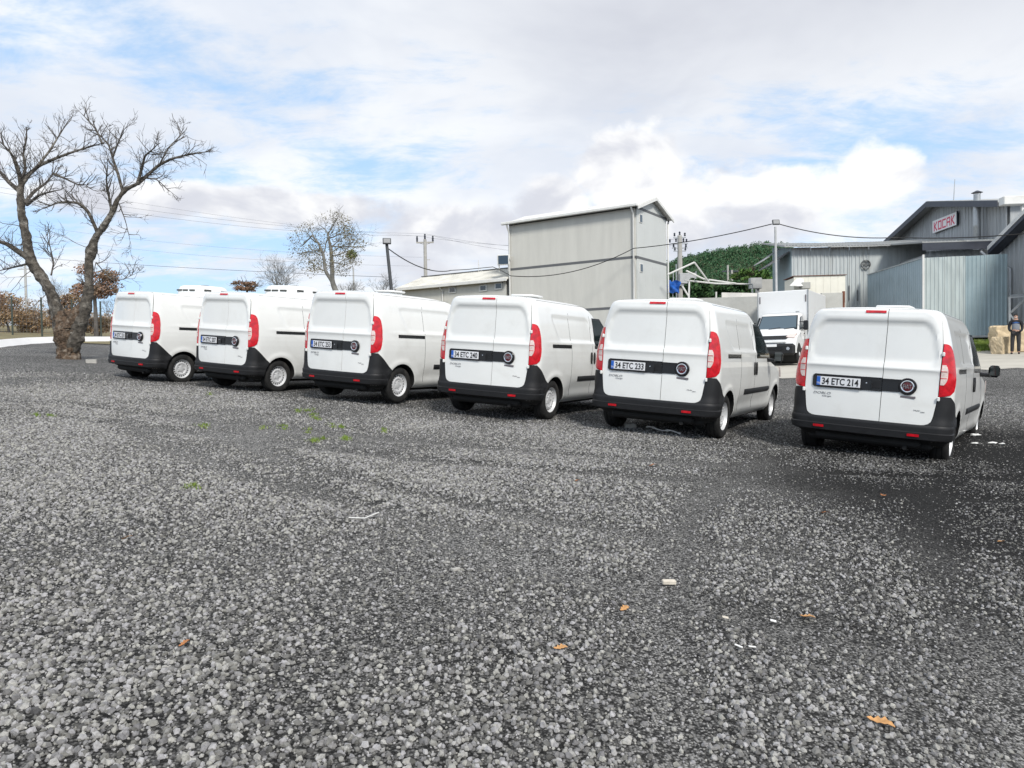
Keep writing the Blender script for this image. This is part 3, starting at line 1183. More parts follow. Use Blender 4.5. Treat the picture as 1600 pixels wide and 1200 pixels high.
    patch(g, front, zrange(.62, .80, .03), lambda z: -.45, lambda z: .45, 12, .008, .012)
    part('grille', g, M['black_trim'])
    # underside
    g = MB()
    g.box((0, 1.6, .245), (1.42, 4.2, .10), bevel=.03)
    g.box((0, -.35, .27), (1.2, .5, .10), bevel=.03)
    part('underbody', g, M['dark'])
    for wy in (0, WB):
        part('axle', MB().tube([(-.72, wy, .30), (.72, wy, .30)], .04, 10), M['dark'])
    part('exhaust', MB().tube([(.42, 1.0, .20), (.42, -.3, .20), (.44, -.62, .22)], .028, 8), M['dark'])
    # wheels
    def wheel(sg, wy):
        e = bpy.data.objects.new('wheel', None)
        COL.objects.link(e)
        e.parent = root
        e.location = (sg * .765, wy, .313)
        e.rotation_euler = (0, 0, 0 if sg > 0 else math.pi)
        return e
    tw = MB()
    tw.lathe([(.195, -.085), (.23, -.098), (.285, -.097), (.306, -.080), (.313, -.05), (.3135, -.034), (.305, -.031), (.305, -.025), (.3135, -.022), (.314, 0), (.3135, .022), (.305, .025),
              (.305, .031), (.3135, .034), (.313, .05), (.306, .080), (.285, .097), (.23, .098), (.196, .085)], 44, 'x', cap=False)
    tm = tw.mesh('tyre', 40)
    rm = MB()
    # steel disc, a ring of vents pressed through it
    ns = 40
    rings = [(.197, .086), (.190, .070), (.176, .048), (.168, .046), (.145, .050), (.138, .052), (.115, .060), (.085, .042), (.06, .040), (.055, .052), (.03, .056), (.0, .056)]
    b0 = len(rm.v)
    for (r, xx) in rings:
        for k in range(ns):
            w = 2 * math.pi * k / ns
            rm.v.append((xx, r * math.cos(w), r * math.sin(w)))
    for i in range(len(rings) - 1):
        for k in range(ns):
            if i == 3 and k % 2 == 0:
                continue
            rm.f.append((b0 + i * ns + k, b0 + i * ns + (k + 1) % ns, b0 + (i + 1) * ns + (k + 1) % ns, b0 + (i + 1) * ns + k))
            rm.mi.append(0)
    for k in range(5):
        w = 2 * math.pi * k / 5
        rm.lathe([(.012, .04), (.012, .056), (.0, .058)], 8, 'x', (0, .073 * math.cos(w), .073 * math.sin(w)), 0)
    rm.lathe([(.19, -.06), (.19, .02), (0, .02)], 32, 'x', (0, 0, 0), 1)
    rmesh = rm.mesh('rim', 35)
    tm.materials.append(M['tyre'])
    rmesh.materials.append(M['rim'])
    rmesh.materials.append(M['dark'])
    for sg in (1, -1):
        for wy in (0, WB):
            e = wheel(sg, wy)
            link('tyre', tm, e)
            link('rim', rmesh, e)
    return root


def copy_tree(o, parent=None):
    c = o.copy()
    COL.objects.link(c)
    c.parent = parent
    for ch in list(o.children):
        copy_tree(ch, c)
    return c


def add_plate(root, number):
    o = MB()
    a, b = skin(-.60, .955, .034), skin(-.08, .955, .034)
    c = (a + b) / 2
    e = b - a
    rot = Matrix.Rotation(math.atan2(e.y, e.x), 3, 'Z')
    o.box(c, (.52, .006, .112), rot=rot, bevel=.002)
    pl = o.build('license_plate', M['plate'], root)
    o = MB()
    o.box(c + rot @ Vector((-.238, -.0042, 0)), (.042, .002, .110), rot=rot)
    o.build('blue_band', M['plate_blue'], pl)
    o = MB()
    o.box(c + rot @ Vector((0.01, .001, -.068)), (.53, .006, .022), rot=rot, bevel=.002)
    o.build('plate_holder', M['black_trim'], pl)
    me = text_mesh(number, .115, .0006, .435, bold=.022)
    t = link('plate_number', me, pl, M['ink'])
    t.matrix_local = Matrix.Translation(c + rot @ Vector((.022, -.0045, 0))) @ rot.to_4x4() @ Matrix.Rotation(math.pi / 2, 4, 'X')
    me = text_mesh('TR', .035, .0006)
    t = link('country_letters', me, pl, M['plate'])
    t.matrix_local = Matrix.Translation(c + rot @ Vector((-.238, -.006, -.03))) @ rot.to_4x4() @ Matrix.Rotation(math.pi / 2, 4, 'X')
    return pl


def add_roof_unit(root, big):
    mb = MB()
    if big:
        # low rounded cooling unit with slotted front and back
        cx, cy, cz = 0, 1.02, 1.890
        L, Wd = .84, 1.0
        rows = [(1.0, -.01), (1.0, .07), (.97, .15), (.90, .205), (.80, .232), (.5, .242)]
        NB = 24
        for k, (s, zz) in enumerate(rows):
            for i in range(NB):
                w = 2 * math.pi * i / NB
                cs, sn = math.cos(w), math.sin(w)
                ex = (abs(cs) ** .45) * (1 if cs > 0 else -1)
                ey = (abs(sn) ** .45) * (1 if sn > 0 else -1)
                mb.v.append((cx + Wd / 2 * s * ex, cy + L / 2 * (s if ey < 0 else s ** 1.6) * ey, cz + zz))
        for k in range(len(rows) - 1):
            for i in range(NB):
                mb.f.append((k * NB + i, k * NB + (i + 1) % NB, (k + 1) * NB + (i + 1) % NB, (k + 1) * NB + i))
                mb.mi.append(0)
        mb.f.append(tuple(range((len(rows) - 1) * NB, len(rows) * NB)))
        mb.mi.append(0)
        u = mb.build('cooling_unit', M['unit_white'], root, 50)
        for yy, sgn in ((cy - L / 2, -1), (cy + L / 2, 1)):
            for xx in (-.28, -.05, .20):
                g = MB()
                g.box((xx, yy + sgn * .004 - sgn * .01, cz + .12), (.19, .02, .035), bevel=.004)
                g.build('vent_slot', M['grille_dark'], u)
        for yy in (.80, 1.22):
            for sg in (-1, 1):
                g = MB().box((sg * .489, yy, cz + .13), (.02, .17, .035), bevel=.004)
                g.build('vent_slot', M['grille_dark'], u)
        g = MB().lathe([(.09, .238), (.09, .256), (.05, .26), (0, .26)], 16, 'z', (.05, cy, cz))
        g.build('fan_cap', M['grille_dark'], u, 40)
    else:
        mb.box((0, .63, 1.928), (.34, .34, .06), bevel=.02)
        mb.box((0, .63, 1.968), (.42, .40, .035), bevel=.016)
        u = mb.build('roof_vent', M['unit_white'], root, 40)
    return u


LABELS = [
    ('34 ETC 231', True, 'white panel van with roof cooling unit, nearest to the bare tree'),
    ('34 ETC 207', True, 'white panel van with roof cooling unit, second from the bare tree'),
    ('34 ETC 253', False, 'white panel van with plate 34 ETC 253, third from the bare tree'),
    ('34 ETC 240', False, 'white panel van with plate 34 ETC 240, parked in front of the grey block'),
    ('34 ETC 233', False, 'white panel van with plate 34 ETC 233, its front wheel and side window showing'),
    ('34 ETC 214', False, 'nearest white panel van, plate 34 ETC 214, at the right end of the row'),
]
van0 = build_van()
vans = [van0] + [copy_tree(van0) for _ in range(6)]
for v, (vx, vy, va, vz), (num, big, lab) in zip(vans, VANS, LABELS):
    v.matrix_world = Matrix.Translation(lot_to_world((vx, vy, vz))) @ MP.to_4x4() @ Matrix.Rotation(math.radians(va), 4, 'Z')
    tag(v, lab, 'van', 'white panel vans parked in a row')
    add_plate(v, num)
    add_roof_unit(v, big)
v = vans[6]
bx, by = 4.0, 20.6
v.matrix_world = Matrix.Translation((bx, by, h(bx, by))) @ MP.to_4x4() @ Matrix.Rotation(math.radians(-40), 4, 'Z')
tag(v, 'white van mostly hidden behind the van with plate 34 ETC 240', 'van', 'white panel vans parked in a row')
#@@PART3
# ------------------------------------------------------------------ materials of the surroundings
M['panel_grey'] = mat('wall_panel_grey', (0.63, 0.62, 0.565), 0.5, var=0.05, vscale=0.9, stretch=(2, 2, .3), dirt=(0.50, 0.49, 0.45, 0.25), dscale=0.5)
M['panel_gable'] = mat('wall_panel_pale', (0.60, 0.62, 0.60), 0.5, var=0.03, vscale=0.6, dirt=(0.48, 0.48, 0.45, 0.2), dscale=0.5)
M['band'] = mat('dark_band', (0.13, 0.135, 0.14), 0.6)
M['white_metal'] = mat('white_metal', (0.74, 0.74, 0.71), 0.5, var=0.06, vscale=2, dirt=(0.45, 0.42, 0.36, 0.4), dscale=1.2)
M['roof_white'] = mat('roof_sheet_white', (0.74, 0.73, 0.67), 0.7, var=0.1, vscale=1.2, dirt=(0.36, 0.34, 0.29, 0.6), dscale=0.9)
M['roof_grey'] = mat('roof_sheet_grey', (0.40, 0.41, 0.40), 0.55, var=0.1, vscale=1.0, dirt=(0.22, 0.21, 0.18, 0.5), dscale=0.6)
M['blue_sheet'] = mat('sheet_blue', (0.30, 0.39, 0.42), 0.45, var=0.12, vscale=0.5, dirt=(0.22, 0.27, 0.29, 0.4), dscale=0.8)
M['blue_dark'] = mat('sheet_slate_blue', (0.33, 0.415, 0.46), 0.45, var=0.08, vscale=0.5, dirt=(0.2, 0.26, 0.29, 0.4), dscale=0.8)
M['sheen_grey_sheet'] = mat('sheet_sheen_grey', (0.45, 0.51, 0.505), 0.45, var=0.12, vscale=1.4, stretch=(3, 3, .35), dirt=(0.34, 0.38, 0.38, 0.4), dscale=0.8)  # paler tone carries the sky's reflection on the screen
M['pale_sheet'] = mat('sheet_pale', (0.50, 0.54, 0.54), 0.5, var=0.12, vscale=1.4, stretch=(3, 3, .35), dirt=(0.26, 0.26, 0.23, 0.45), dscale=0.7)
M['shed_grey'] = mat('sheet_shed_grey', (0.41, 0.43, 0.44), 0.55, var=0.14, vscale=1.4, stretch=(3, 3, .35), dirt=(0.16, 0.16, 0.16, 0.4), dscale=0.6)
M['fascia'] = mat('fascia_slate', (0.035, 0.042, 0.06), 0.5, var=0.1)
M['galv'] = mat('galvanised_steel', (0.42, 0.44, 0.45), 0.4, metal=0.5, var=0.12, vscale=3)
M['pole_grey'] = mat('pole_grey', (0.45, 0.46, 0.46), 0.5, var=0.08)
M['pole_dark'] = mat('pole_dark', (0.06, 0.065, 0.07), 0.6, var=0.1)
M['pole_concrete'] = mat('pole_concrete', (0.42, 0.41, 0.38), 0.9, var=0.1, vscale=3)
M['cable'] = mat('cable_black', (0.012, 0.012, 0.012), 0.6)
M['wire'] = mat('wire_grey', (0.20, 0.21, 0.23), 0.6)
M['sign_white'] = mat('sign_white', (0.86, 0.84, 0.84), 0.5, var=0.04)
M['sign_red'] = mat('sign_red', (0.70, 0.03, 0.11), 0.5)
M['cream'] = mat('cream_wall', (0.80, 0.78, 0.68), 0.7, var=0.05, vscale=1)
M['block_wall'] = mat('cement_wall', (0.46, 0.46, 0.43), 0.9, var=0.1, vscale=1.2, bump=0.01, bscale=8)
M['white_wall'] = mat('whitewash', (0.76, 0.74, 0.70), 0.85, var=0.06, vscale=1.5, dirt=(0.5, 0.46, 0.38, 0.4), dscale=1.2)
M['rust'] = mat('rust_brown', (0.16, 0.06, 0.035), 0.8, var=0.2)
M['stone_block'] = mat('stone_block', (0.62, 0.50, 0.33), 0.85, var=0.2, vscale=2.2, bump=0.03, bscale=5, dirt=(0.30, 0.20, 0.10, 0.6), dscale=1.6)
M['hollow_shade'] = mat('hollow_shade_black', (0.006, 0.007, 0.009), 0.9)  # near-black that stands in for shade in hollows
M['solar'] = mat('solar_glass', (0.02, 0.045, 0.075), 0.1, coat=0.4)
M['blue_tarp'] = mat('blue_tarp', (0.012, 0.10, 0.42), 0.5, var=0.3, vscale=4)
M['bark'] = mat('bark', (0.085, 0.075, 0.062), 0.95, var=0.55, vscale=7, bump=0.10, bscale=7, dirt=(0.36, 0.34, 0.30, 0.9), dscale=4.5)
M['bark_brown'] = mat('bark_brown', (0.10, 0.068, 0.045), 0.95, var=0.6, vscale=9, bump=0.12, bscale=8, dirt=(0.36, 0.31, 0.25, 0.95), dscale=6.5)
M['twig'] = mat('twig_grey', (0.12, 0.108, 0.098), 0.9, var=0.3, vscale=3)
M['far_twig'] = mat('far_twig', (0.19, 0.185, 0.17), 0.9, var=0.2)


def leaf_mat(name, c1, c2, c3=None):
    m = bpy.data.materials.new(name)
    m.use_nodes = True
    t = m.node_tree
    q = NT(t)
    b = t.nodes['Principled BSDF']
    b.inputs['Roughness'].default_value = 0.75
    b.inputs['Specular IOR Level'].default_value = 0.25
    pos = q.n('ShaderNodeTexCoord').outputs['Object']
    c = q.mix(q.step(q.noise(pos, 2.3, 5, 0.65), 0.35, 0.65), c1, c2)
    if c3:
        c = q.mix(q.step(q.noise(q.vm('ADD', pos, (9, 4, 2)), 0.9, 4, 0.6), 0.5, 0.65), c, c3)
    t.links.new(c, b.inputs['Base Color'])
    return m


M['oak_leaf'] = leaf_mat('oak_leaf_brown', (0.25, 0.14, 0.10), (0.36, 0.24, 0.17), (0.23, 0.17, 0.11))
M['shrub_leaf'] = leaf_mat('shrub_leaf_autumn', (0.30, 0.19, 0.11), (0.42, 0.31, 0.18), (0.24, 0.15, 0.11))
M['olive_leaf'] = leaf_mat('sparse_olive_leaf', (0.15, 0.14, 0.08), (0.23, 0.20, 0.13))
M['pine_leaf'] = leaf_mat('pine_needles', (0.055, 0.13, 0.035), (0.14, 0.24, 0.055), (0.07, 0.12, 0.03))
M['dark_leaf'] = leaf_mat('evergreen_leaf', (0.025, 0.07, 0.025), (0.06, 0.12, 0.04))
M['hill_leaf'] = leaf_mat('hill_pines', (0.035, 0.10, 0.05), (0.075, 0.165, 0.07), (0.13, 0.13, 0.08))
M['mistletoe'] = leaf_mat('mistletoe_leaf', (0.13, 0.17, 0.06), (0.20, 0.23, 0.08))
M['weed'] = leaf_mat('weed_green', (0.15, 0.24, 0.035), (0.26, 0.33, 0.08))
M['dry_leaf'] = mat('dry_leaf', (0.42, 0.17, 0.06), 0.8, var=0.25, vscale=30)
M['leaf_tan'] = mat('leaf_tan', (0.52, 0.28, 0.11), 0.8, var=0.25, vscale=30)
M['paper'] = mat('white_paper', (0.78, 0.78, 0.76), 0.8)
M['chip_brick'] = mat('pale_brick', (0.62, 0.57, 0.48), 0.9, var=0.15, vscale=40)


# ------------------------------------------------------------------ sheet metal, built sheet by sheet
def ribbed(mb, w, hts, pitch=.2, depth=.035, mi=0, x0=0.0):
    """trapezoid-ribbed sheet in the local xz plane facing -y; hts: (bottom, top) functions of x"""
    prof = []
    n = max(1, int(round(w / pitch)))
    p = w / n
    for i in range(n):
        a = i * p
        prof += [(a, 0), (a + .48 * p, 0), (a + .60 * p, -depth), (a + .88 * p, -depth)]
    prof.append((w, 0))
    b = len(mb.v)
    for (x, y) in prof:
        mb.v.append((x0 + x, y, hts[0](x0 + x)))
        mb.v.append((x0 + x, y, hts[1](x0 + x)))
        mb.v.append((x0 + x, y + .012, hts[0](x0 + x)))
        mb.v.append((x0 + x, y + .012, hts[1](x0 + x)))
    for i in range(len(prof) - 1):
        k = b + 4 * i
        mb.f += [(k, k + 4, k + 5, k + 1), (k + 2, k + 3, k + 7, k + 6), (k + 1, k + 5, k + 7, k + 3), (k, k + 2, k + 6, k + 4)]
        mb.mi += [mi] * 4
    return mb


def sheet_wall(parent, length, bottom, top, mats, pitch=.2, depth=.035, rot=None, org=(0, 0, 0), sheet=1.0, name='panel'):
    n = max(1, int(round(length / sheet)))
    w = length / n
    for i in range(n):
        mb = MB()
        ribbed(mb, w - .012, (lambda x: bottom(x), lambda x: top(x)), pitch, depth, 0, i * w)
        dz = random.uniform(-.012, .012)
        o = mb.build(name, mats[i % len(mats)] if isinstance(mats, list) else mats, parent)
        R = Matrix.Rotation(rot or 0, 4, 'Z')
        o.matrix_local = Matrix.Translation(Vector(org) + R @ Vector((0, (i % 2) * -.004, dz))) @ R


def part(name, mb, m, parent, smooth=None):
    return mb.build(name, m, parent, smooth)


# ------------------------------------------------------------------ grey three-storey block and its annexe
D_R = Vector((0.559, 0.829, 0))
D_L = Vector((-0.829, 0.559, 0))
RZ_B = math.atan2(D_R.y, D_R.x)
c0 = at(992, 322, 43.0)
EAVE = c0.z
base_z = 1.15
tb = empty('grey_block', (c0.x, c0.y, base_z), RZ_B, 'tall grey flat-panelled block with white gutter, dark storey bands and a low gable', 'building')
LU = along(c0, D_L, 799.5)
LV = along(c0, D_R, 1042)
EH = EAVE - base_z
storey = EH - (at(992, 400, 43.0).z - base_z)
mb = MB()
mb.box((LV / 2, LU / 2, EH / 2), (LV - .1, LU - .1, EH))
part('core', mb, M['panel_grey'], tb)
nst = int(EH / storey)
zt = EH
lv = 0
while zt > .2:
    zb = max(0, zt - storey)
    npn = 8
    for i in range(npn):                       # long side panels, barely visible joints
        w = LU / npn
        part('wall_panel', MB().box((-.0, (i + .5) * w, (zt + zb) / 2 - .06), (.14, w - .001, zt - zb - .13)), M['panel_grey'], tb)
    for i in range(4):
        w = (LV - .15) / 4
        part('wall_panel', MB().box((.075 + (i + .5) * w, 0.0, (zt + zb) / 2 - .06), (w - .003, .14, zt - zb - .13)), M['panel_gable'], tb)
    part('storey_band', MB().box((-.01, LU / 2, zt - .06), (.14, LU, .15)), M['band'], tb)
    part('storey_band', MB().box((LV / 2, -.01, zt - .06), (LV, .14, .15)), M['band'], tb)
    if zt - zb > 1.5:
        wz = zb + (zt - zb) * .78
        fr = part('window', MB().box((.62, -.08, wz), (.42, .05, .52), bevel=.01), M['white_metal'], tb)
        part('pane', MB().box((.62, -.109, wz), (.32, .02, .42)), M['glass'], fr)
    zt = zb
# gable, roof slab, gutters, downpipes
ridge = at(1019, 312, 45.0).z - base_z
apex = ridge - .12
mb = MB()
mb.prism([(.05, -.06, EH), (LV - .05, -.06, EH), (LV / 2, -.06, apex)], (0, .1, 0))
part('gable', mb, M['panel_gable'], tb)
for side in (0, 1):
    n = 8
    for i in range(n):
        ya = -.35 + (LU + .7) * i / n
        yb = -.35 + (LU + .7) * (i + 1) / n - .01
        xo = -.38 if side == 0 else LV + .38
        sl = (ridge - EH) / (LV / 2)
        mb = MB()
        zo = EH - .38 * sl + .10
        mb.prism([(xo, ya, zo), (LV / 2, ya, ridge + .10), (LV / 2, ya, ridge + .02), (xo, ya, zo - .08)], (0, yb - ya, 0))
        part('roof_sheet', mb, M['white_metal'], tb)
for xo in (-.44, LV + .44):
    part('gutter', MB().box((xo, LU / 2, EH - .02), (.16, LU + .7, .17), bevel=.03), M['white_metal'], tb)
part('verge', MB().prism([(-.40, -.42, EH - .10), (LV / 2, -.42, ridge + .05), (LV / 2, -.42, ridge - .12), (-.40, -.42, EH - .26)], (0, .06, 0)), M['white_metal'], tb)
part('verge', MB().prism([(LV + .40, -.42, EH - .10), (LV / 2, -.42, ridge + .05), (LV / 2, -.42, ridge - .12), (LV + .40, -.42, EH - .26)], (0, .06, 0)), M['white_metal'], tb)
for p_ in ([(-.44, .05, EH - .1), (-.16, .05, EH - .45), (-.16, .05, .1)], [(-.44, LU - .05, EH - .1), (-.16, LU - .05, EH - .6), (-.16, LU - .05, .1)], [(LV + .40, -.05, EH - .1), (LV + .06, -.12, EH - .45), (LV + .06, -.12, .1)]):
    part('downpipe', MB().tube(p_, .055, 8), M['white_metal'], tb, 40)

cl = c0 + D_L * (LU + .35)
LA = along(cl, D_L, 630)
an = empty('annexe', (cl.x, cl.y, base_z), RZ_B, 'low grey annexe with pale sheet roof and three small windows, left of the tall block', 'building')
ez = at(629, 449, (cl + D_L * LA).y).z - base_z
ez2 = at(793, 437, cl.y).z - base_z
ez = (ez + ez2) / 2
part('wall', MB().box((2.6, LA / 2, ez / 2), (5.2, LA, ez)), M['panel_grey'], an)
for px, py in ((709, 453), (757, 450), (781, 447)):
    t_ = along(cl, D_L, px)
    wz = at(px, py, (cl + D_L * t_).y).z - base_z
    fr = part('window', MB().box((-.02, t_, wz), (.10, .62, .46), bevel=.01), M['white_metal'], an)
    part('pane', MB().box((-.065, t_ - .02, wz), (.03, .44, .30)), M['glass'], fr)
rz = ez + 1.05
ns_ = 10
for side in (0, 1):
    for i in range(ns_):
        ya = -.3 + (LA + .6) * i / ns_
        yb = -.3 + (LA + .6) * (i + 1) / ns_ - .015
        xo = -.35 if side == 0 else 5.55
        mb = MB()
        dz = random.uniform(-.015, .015)
        mb.prism([(xo, ya, ez - .02 + dz), (2.6, ya, rz + dz), (2.6, ya, rz - .07 + dz), (xo, ya, ez - .10 + dz)], (0, yb - ya, 0))
        for k in range(5):
            yk = ya + (yb - ya) * (k + .5) / 5
            mb.prism([(xo, yk - .03, ez - .02 + dz), (2.6, yk - .03, rz + dz), (2.6, yk - .03, rz + .03 + dz), (xo, yk - .03, ez + .01 + dz)], (0, .06, 0))
        part('roof_sheet', mb, M['roof_white'], an)
part('fascia', MB().box((-.38, LA / 2, ez - .10), (.10, LA + .6, .22), bevel=.02), M['white_metal'], an)
part('ridge_cap', MB().box((2.6, LA / 2, rz + .03), (.3, LA + .6, .06), bevel=.02), M['band'], an)
for px in (694,):
    t_ = along(cl, D_L, px)
    part('downpipe', MB().tube([(-.38, t_, ez - .2), (-.06, t_, ez - .5), (-.06, t_, .1)], .04, 6), M['white_metal'], an)
t_ = along(cl, D_L, 720)
part('roof_stay', MB().tube([(2.2, t_, rz - .1), (2.2, t_, rz + .75)], .02, 5).tube([(2.2, t_ - .3, rz - .1), (2.2, t_, rz + .5)], .012, 4), M['white_metal'], an)
# solar water heater panel on the annexe roof
pc_ = at(786.5, 408, cl.y - .6)
sw = empty('solar_heater', (pc_.x, pc_.y, pc_.z - .42), RZ_B - 1.1, 'dark blue solar water heater on a white frame on the annexe roof', 'solar heater')
part('frame', MB().box((0, 0, .50), (.78, .10, .66), bevel=.02).tube([(-.3, 0, .2), (-.3, .2, -.25)], .025, 5).tube([(.3, 0, .2), (.3, .2, -.25)], .025, 5).tube([(-.3, .25, .5), (-.3, .2, -.25)], .025, 5), M['white_metal'], sw)
part('panel', MB().box((0, -.06, .50), (.64, .03, .54)), M['solar'], sw)
part('tank', MB().tube([(-.42, .28, .62), (.42, .28, .62)], .17, 14), M['white_metal'], sw, 40)


# ------------------------------------------------------------------ sheds on the right
RZ_S = math.radians(-5.5)
SX = Vector((math.cos(RZ_S), math.sin(RZ_S), 0))
SY = Vector((-math.sin(RZ_S), math.cos(RZ_S), 0))


def const(v):
    return lambda x: v


# long shed with pale ribbed wall
p0 = at(1237, 387, 44.0)
gz = 1.2
sh = empty('long_shed', (p0.x, p0.y, gz), RZ_S, 'long shed with blue corner, pale ribbed wall and grey sheet roof behind the truck', 'building')
e0 = at(1216, 388, 44.0).z - gz
LW = along(p0, SX, 1447)
L1 = 0.0
LB = along(p0, SY, 1208)
L2 = along(p0, SX, 1358)
sheet_wall(sh, L2 - L1, const(0), const(e0), [M['pale_sheet']], .22, .045, 0, (L1, 0, 0), 1.0)
for i in range(3):
    w = (LW - L2) / 3
    part('flat_panel', MB().box((L2 + (i + .5) * w, 0, e0 / 2), (w - .01, .04, e0), bevel=.01), M['pale_sheet'], sh)
sheet_wall(sh, LB, const(0), lambda x: e0 + .16 * (LB - x), [M['blue_sheet']], .25, .03, -math.pi / 2, (0, LB, 0), .8)
part('core', MB().box((LW / 2 + .1, LB / 2 + .1, e0 / 2 - .1), (LW - .1, LB, e0 - .2)), M['band'], sh)
nr = 14
for i in range(nr):
    xa = -.55 + (LW + 4.6) * i / nr
    xb = -.55 + (LW + 4.6) * (i + 1) / nr
    mb = MB()
    dz = random.uniform(-.02, .02) - (.10 * math.sin(i / nr * math.pi))
    pts = []
    for k in range(5):
        pts.append(xa + (xb - xa) * k / 5)
    mb.prism([(xa, -.55, e0 - .02 + dz), (xa, LB + .4, e0 + 1.0 + dz), (xa, LB + .4, e0 + 1.05 + dz), (xa, -.55, e0 + .04 + dz)], (xb - xa - .01, 0, 0))
    for x_ in pts:
        mb.prism([(x_, -.56, e0 + .03 + dz), (x_, LB + .4, e0 + 1.04 + dz), (x_, LB + .4, e0 + 1.08 + dz), (x_, -.56, e0 + .085 + dz)], (.07, 0, 0))
    part('roof_sheet', mb, M['roof_grey'], sh)
part('lean_to_roof', MB().prism([(-.1, .2, e0 - .15), (-1.3, .2, e0 - .95), (-1.3, .2, e0 - 1.02), (-.1, .2, e0 - .23)], (0, 2.5, 0)), M['band'], sh)
sh.children[-1].location = (0, LB - 2.6, .35)
for k in range(6):
    part('roof_slat', MB().box((-.7, LB - 2.5 + k * .45, e0 - .10), (1.35, .06, .06), rot=Matrix.Rotation(math.radians(-34), 3, 'Y')), M['galv'], sh)
xf = along(p0, SX, 1352)
part('extractor_fan', MB().lathe([(.24, 0), (.27, 0), (.27, .1), (.24, .1)], 20, 'y', (xf, -.16, at(1352, 415, 44).z - gz), cap=False).tube([(xf - .2, -.12, at(1352, 415, 44).z - gz), (xf + .2, -.12, at(1352, 415, 44).z - gz)], .03, 5)
     .tube([(xf, -.12, at(1352, 415, 44).z - gz - .2), (xf, -.12, at(1352, 415, 44).z - gz + .2)], .03, 5), M['band'], sh)
for px, a, b in ((1326.5, 447, 470), (1339.5, 454, 471)):
    xq = along(p0, SX, px)
    part('drain_pipe', MB().tube([(xq, -.1, at(px, a, 44).z - gz), (xq, -.1, at(px, b, 44).z - gz)], .03, 5), M['band'], sh)

# gable shed carrying the sign
q0 = at(1574, 312, 40.0)
ks = empty('sign_shed', (q0.x, q0.y, gz), RZ_S, 'grey gable shed with slate blue roof edge and the red lettered sign', 'building')
GL = along(q0, SY, 1403)
en = at(1573, 316, 40.0).z - gz
ax_t = along(q0, SY, 1467)
apx = at(1467, 317, (q0 + SY * ax_t).y).z - gz
ef = at(1403, 374, (q0 + SY * GL).y).z - gz
topf = lambda t: en + (apx - en) * t / ax_t if t < ax_t else apx + (ef - apx) * (t - ax_t) / (GL - ax_t)
sheet_wall(ks, GL, const(0), lambda x: topf(GL - x), [M['shed_grey']], .35, .03, -math.pi / 2, (0, GL, 0), 1.0)
part('core', MB().prism([(.15, 0, 0), (.15, GL, 0), (.15, GL, ef), (.15, ax_t, apx), (.15, 0, en)], (11, 0, 0)), M['shed_grey'], ks)
for (ta, tb_) in ((-.5, ax_t), (ax_t, GL + .5)):
    za, zb = topf(ta), topf(tb_)
    part('roof_slope', MB().prism([(-.75, ta, za + .02), (-.75, tb_, zb + .02), (-.75, tb_, zb + .14), (-.75, ta, za + .14)], (12.2, 0, 0)), M['roof_grey'], ks)
    part('verge', MB().prism([(-.80, ta, za - .22), (-.80, tb_, zb - .22), (-.80, tb_, zb + .11), (-.80, ta, za + .11)], (.045, 0, 0)), M['fascia'], ks)
# sign
ts = [along(q0, SY, 1499.5), along(q0, SY, 1461.5)]
Ys = [(q0 + SY * t).y for t in ts]
z_tr, z_br = at(1499.5, 331, Ys[0]).z, at(1499.5, 352, Ys[0]).z
z_tl, z_bl = at(1461.5, 345, Ys[1]).z, at(1461.5, 364, Ys[1]).z
sz_t, sz_b = (z_tr + z_tl) / 2, (z_br + z_bl) / 2
sw_ = ts[1] - ts[0]
sgn = empty('company_sign', q0 + SY * ((ts[0] + ts[1]) / 2) - SX * .16 + Vector((0, 0, (sz_t + sz_b) / 2 - q0.z)), RZ_S, 'white sign board with red block letters KOCAK on the gable shed', 'sign')
part('board', MB().box((0, 0, 0), (.06, sw_, sz_t - sz_b), bevel=.01), M['sign_white'], sgn)
part('board_edge', MB().box((-.0, -sw_ / 2 - .03, 0), (.09, .05, sz_t - sz_b + .05)), M['fascia'], sgn)


def block_letters(txt, width, height):
    """angular block capitals, five strokes wide"""
    mb = MB()
    st = .17 * height
    n = len(txt)
    lw = width / (n + (n - 1) * .22)
    for i, ch in enumerate(txt):
        x0 = -width / 2 + i * lw * 1.22
        x1 = x0 + lw
        H2 = height / 2

        def bar(ax, az, bx, bz, w=st):
            d = Vector((bx - ax, 0, bz - az)).normalized()
            nrm = Vector((-d.z, 0, d.x)) * w / 2
            a, b = Vector((ax, 0, az)), Vector((bx, 0, bz))
            mb.prism([a - nrm, b - nrm, b + nrm, a + nrm], (0, .012, 0))
        s2 = st / 2
        if ch in 'OCAK':
            bar(x0 + s2, -H2, x0 + s2, H2 - (s2 * 1.6 if ch == 'A' else 0))
        if ch == 'O':
            bar(x1 - s2, -H2, x1 - s2, H2)
        if ch in 'OC':
            bar(x0 + st, H2 - s2, x1 - (st if ch == 'O' else 0), H2 - s2)
            bar(x0 + st, -H2 + s2, x1 - (st if ch == 'O' else 0), -H2 + s2)
        if ch == 'A':
            bar(x1 - s2, -H2, x1 - s2, H2 - s2 * 1.6)
            bar(x0 + st * .3, H2 - s2, x1 - st * .3, H2 - s2)
            bar(x0 + st, -.02, x1 - st, -.02)
        if ch == 'K':
            bar(x0 + st, -.02 * height, x1 - s2, H2)
            bar(x0 + st * 1.2, .02 * height, x1 - s2, -H2)
    return mb


lt = block_letters('KOCAK', sw_ * .86, (sz_t - sz_b) * .70).build('lettering', M['sign_red'], sgn)
lt.matrix_local = Matrix.Translation((-.034, 0, -.02)) @ Matrix.Rotation(-math.pi / 2, 4, 'Z')
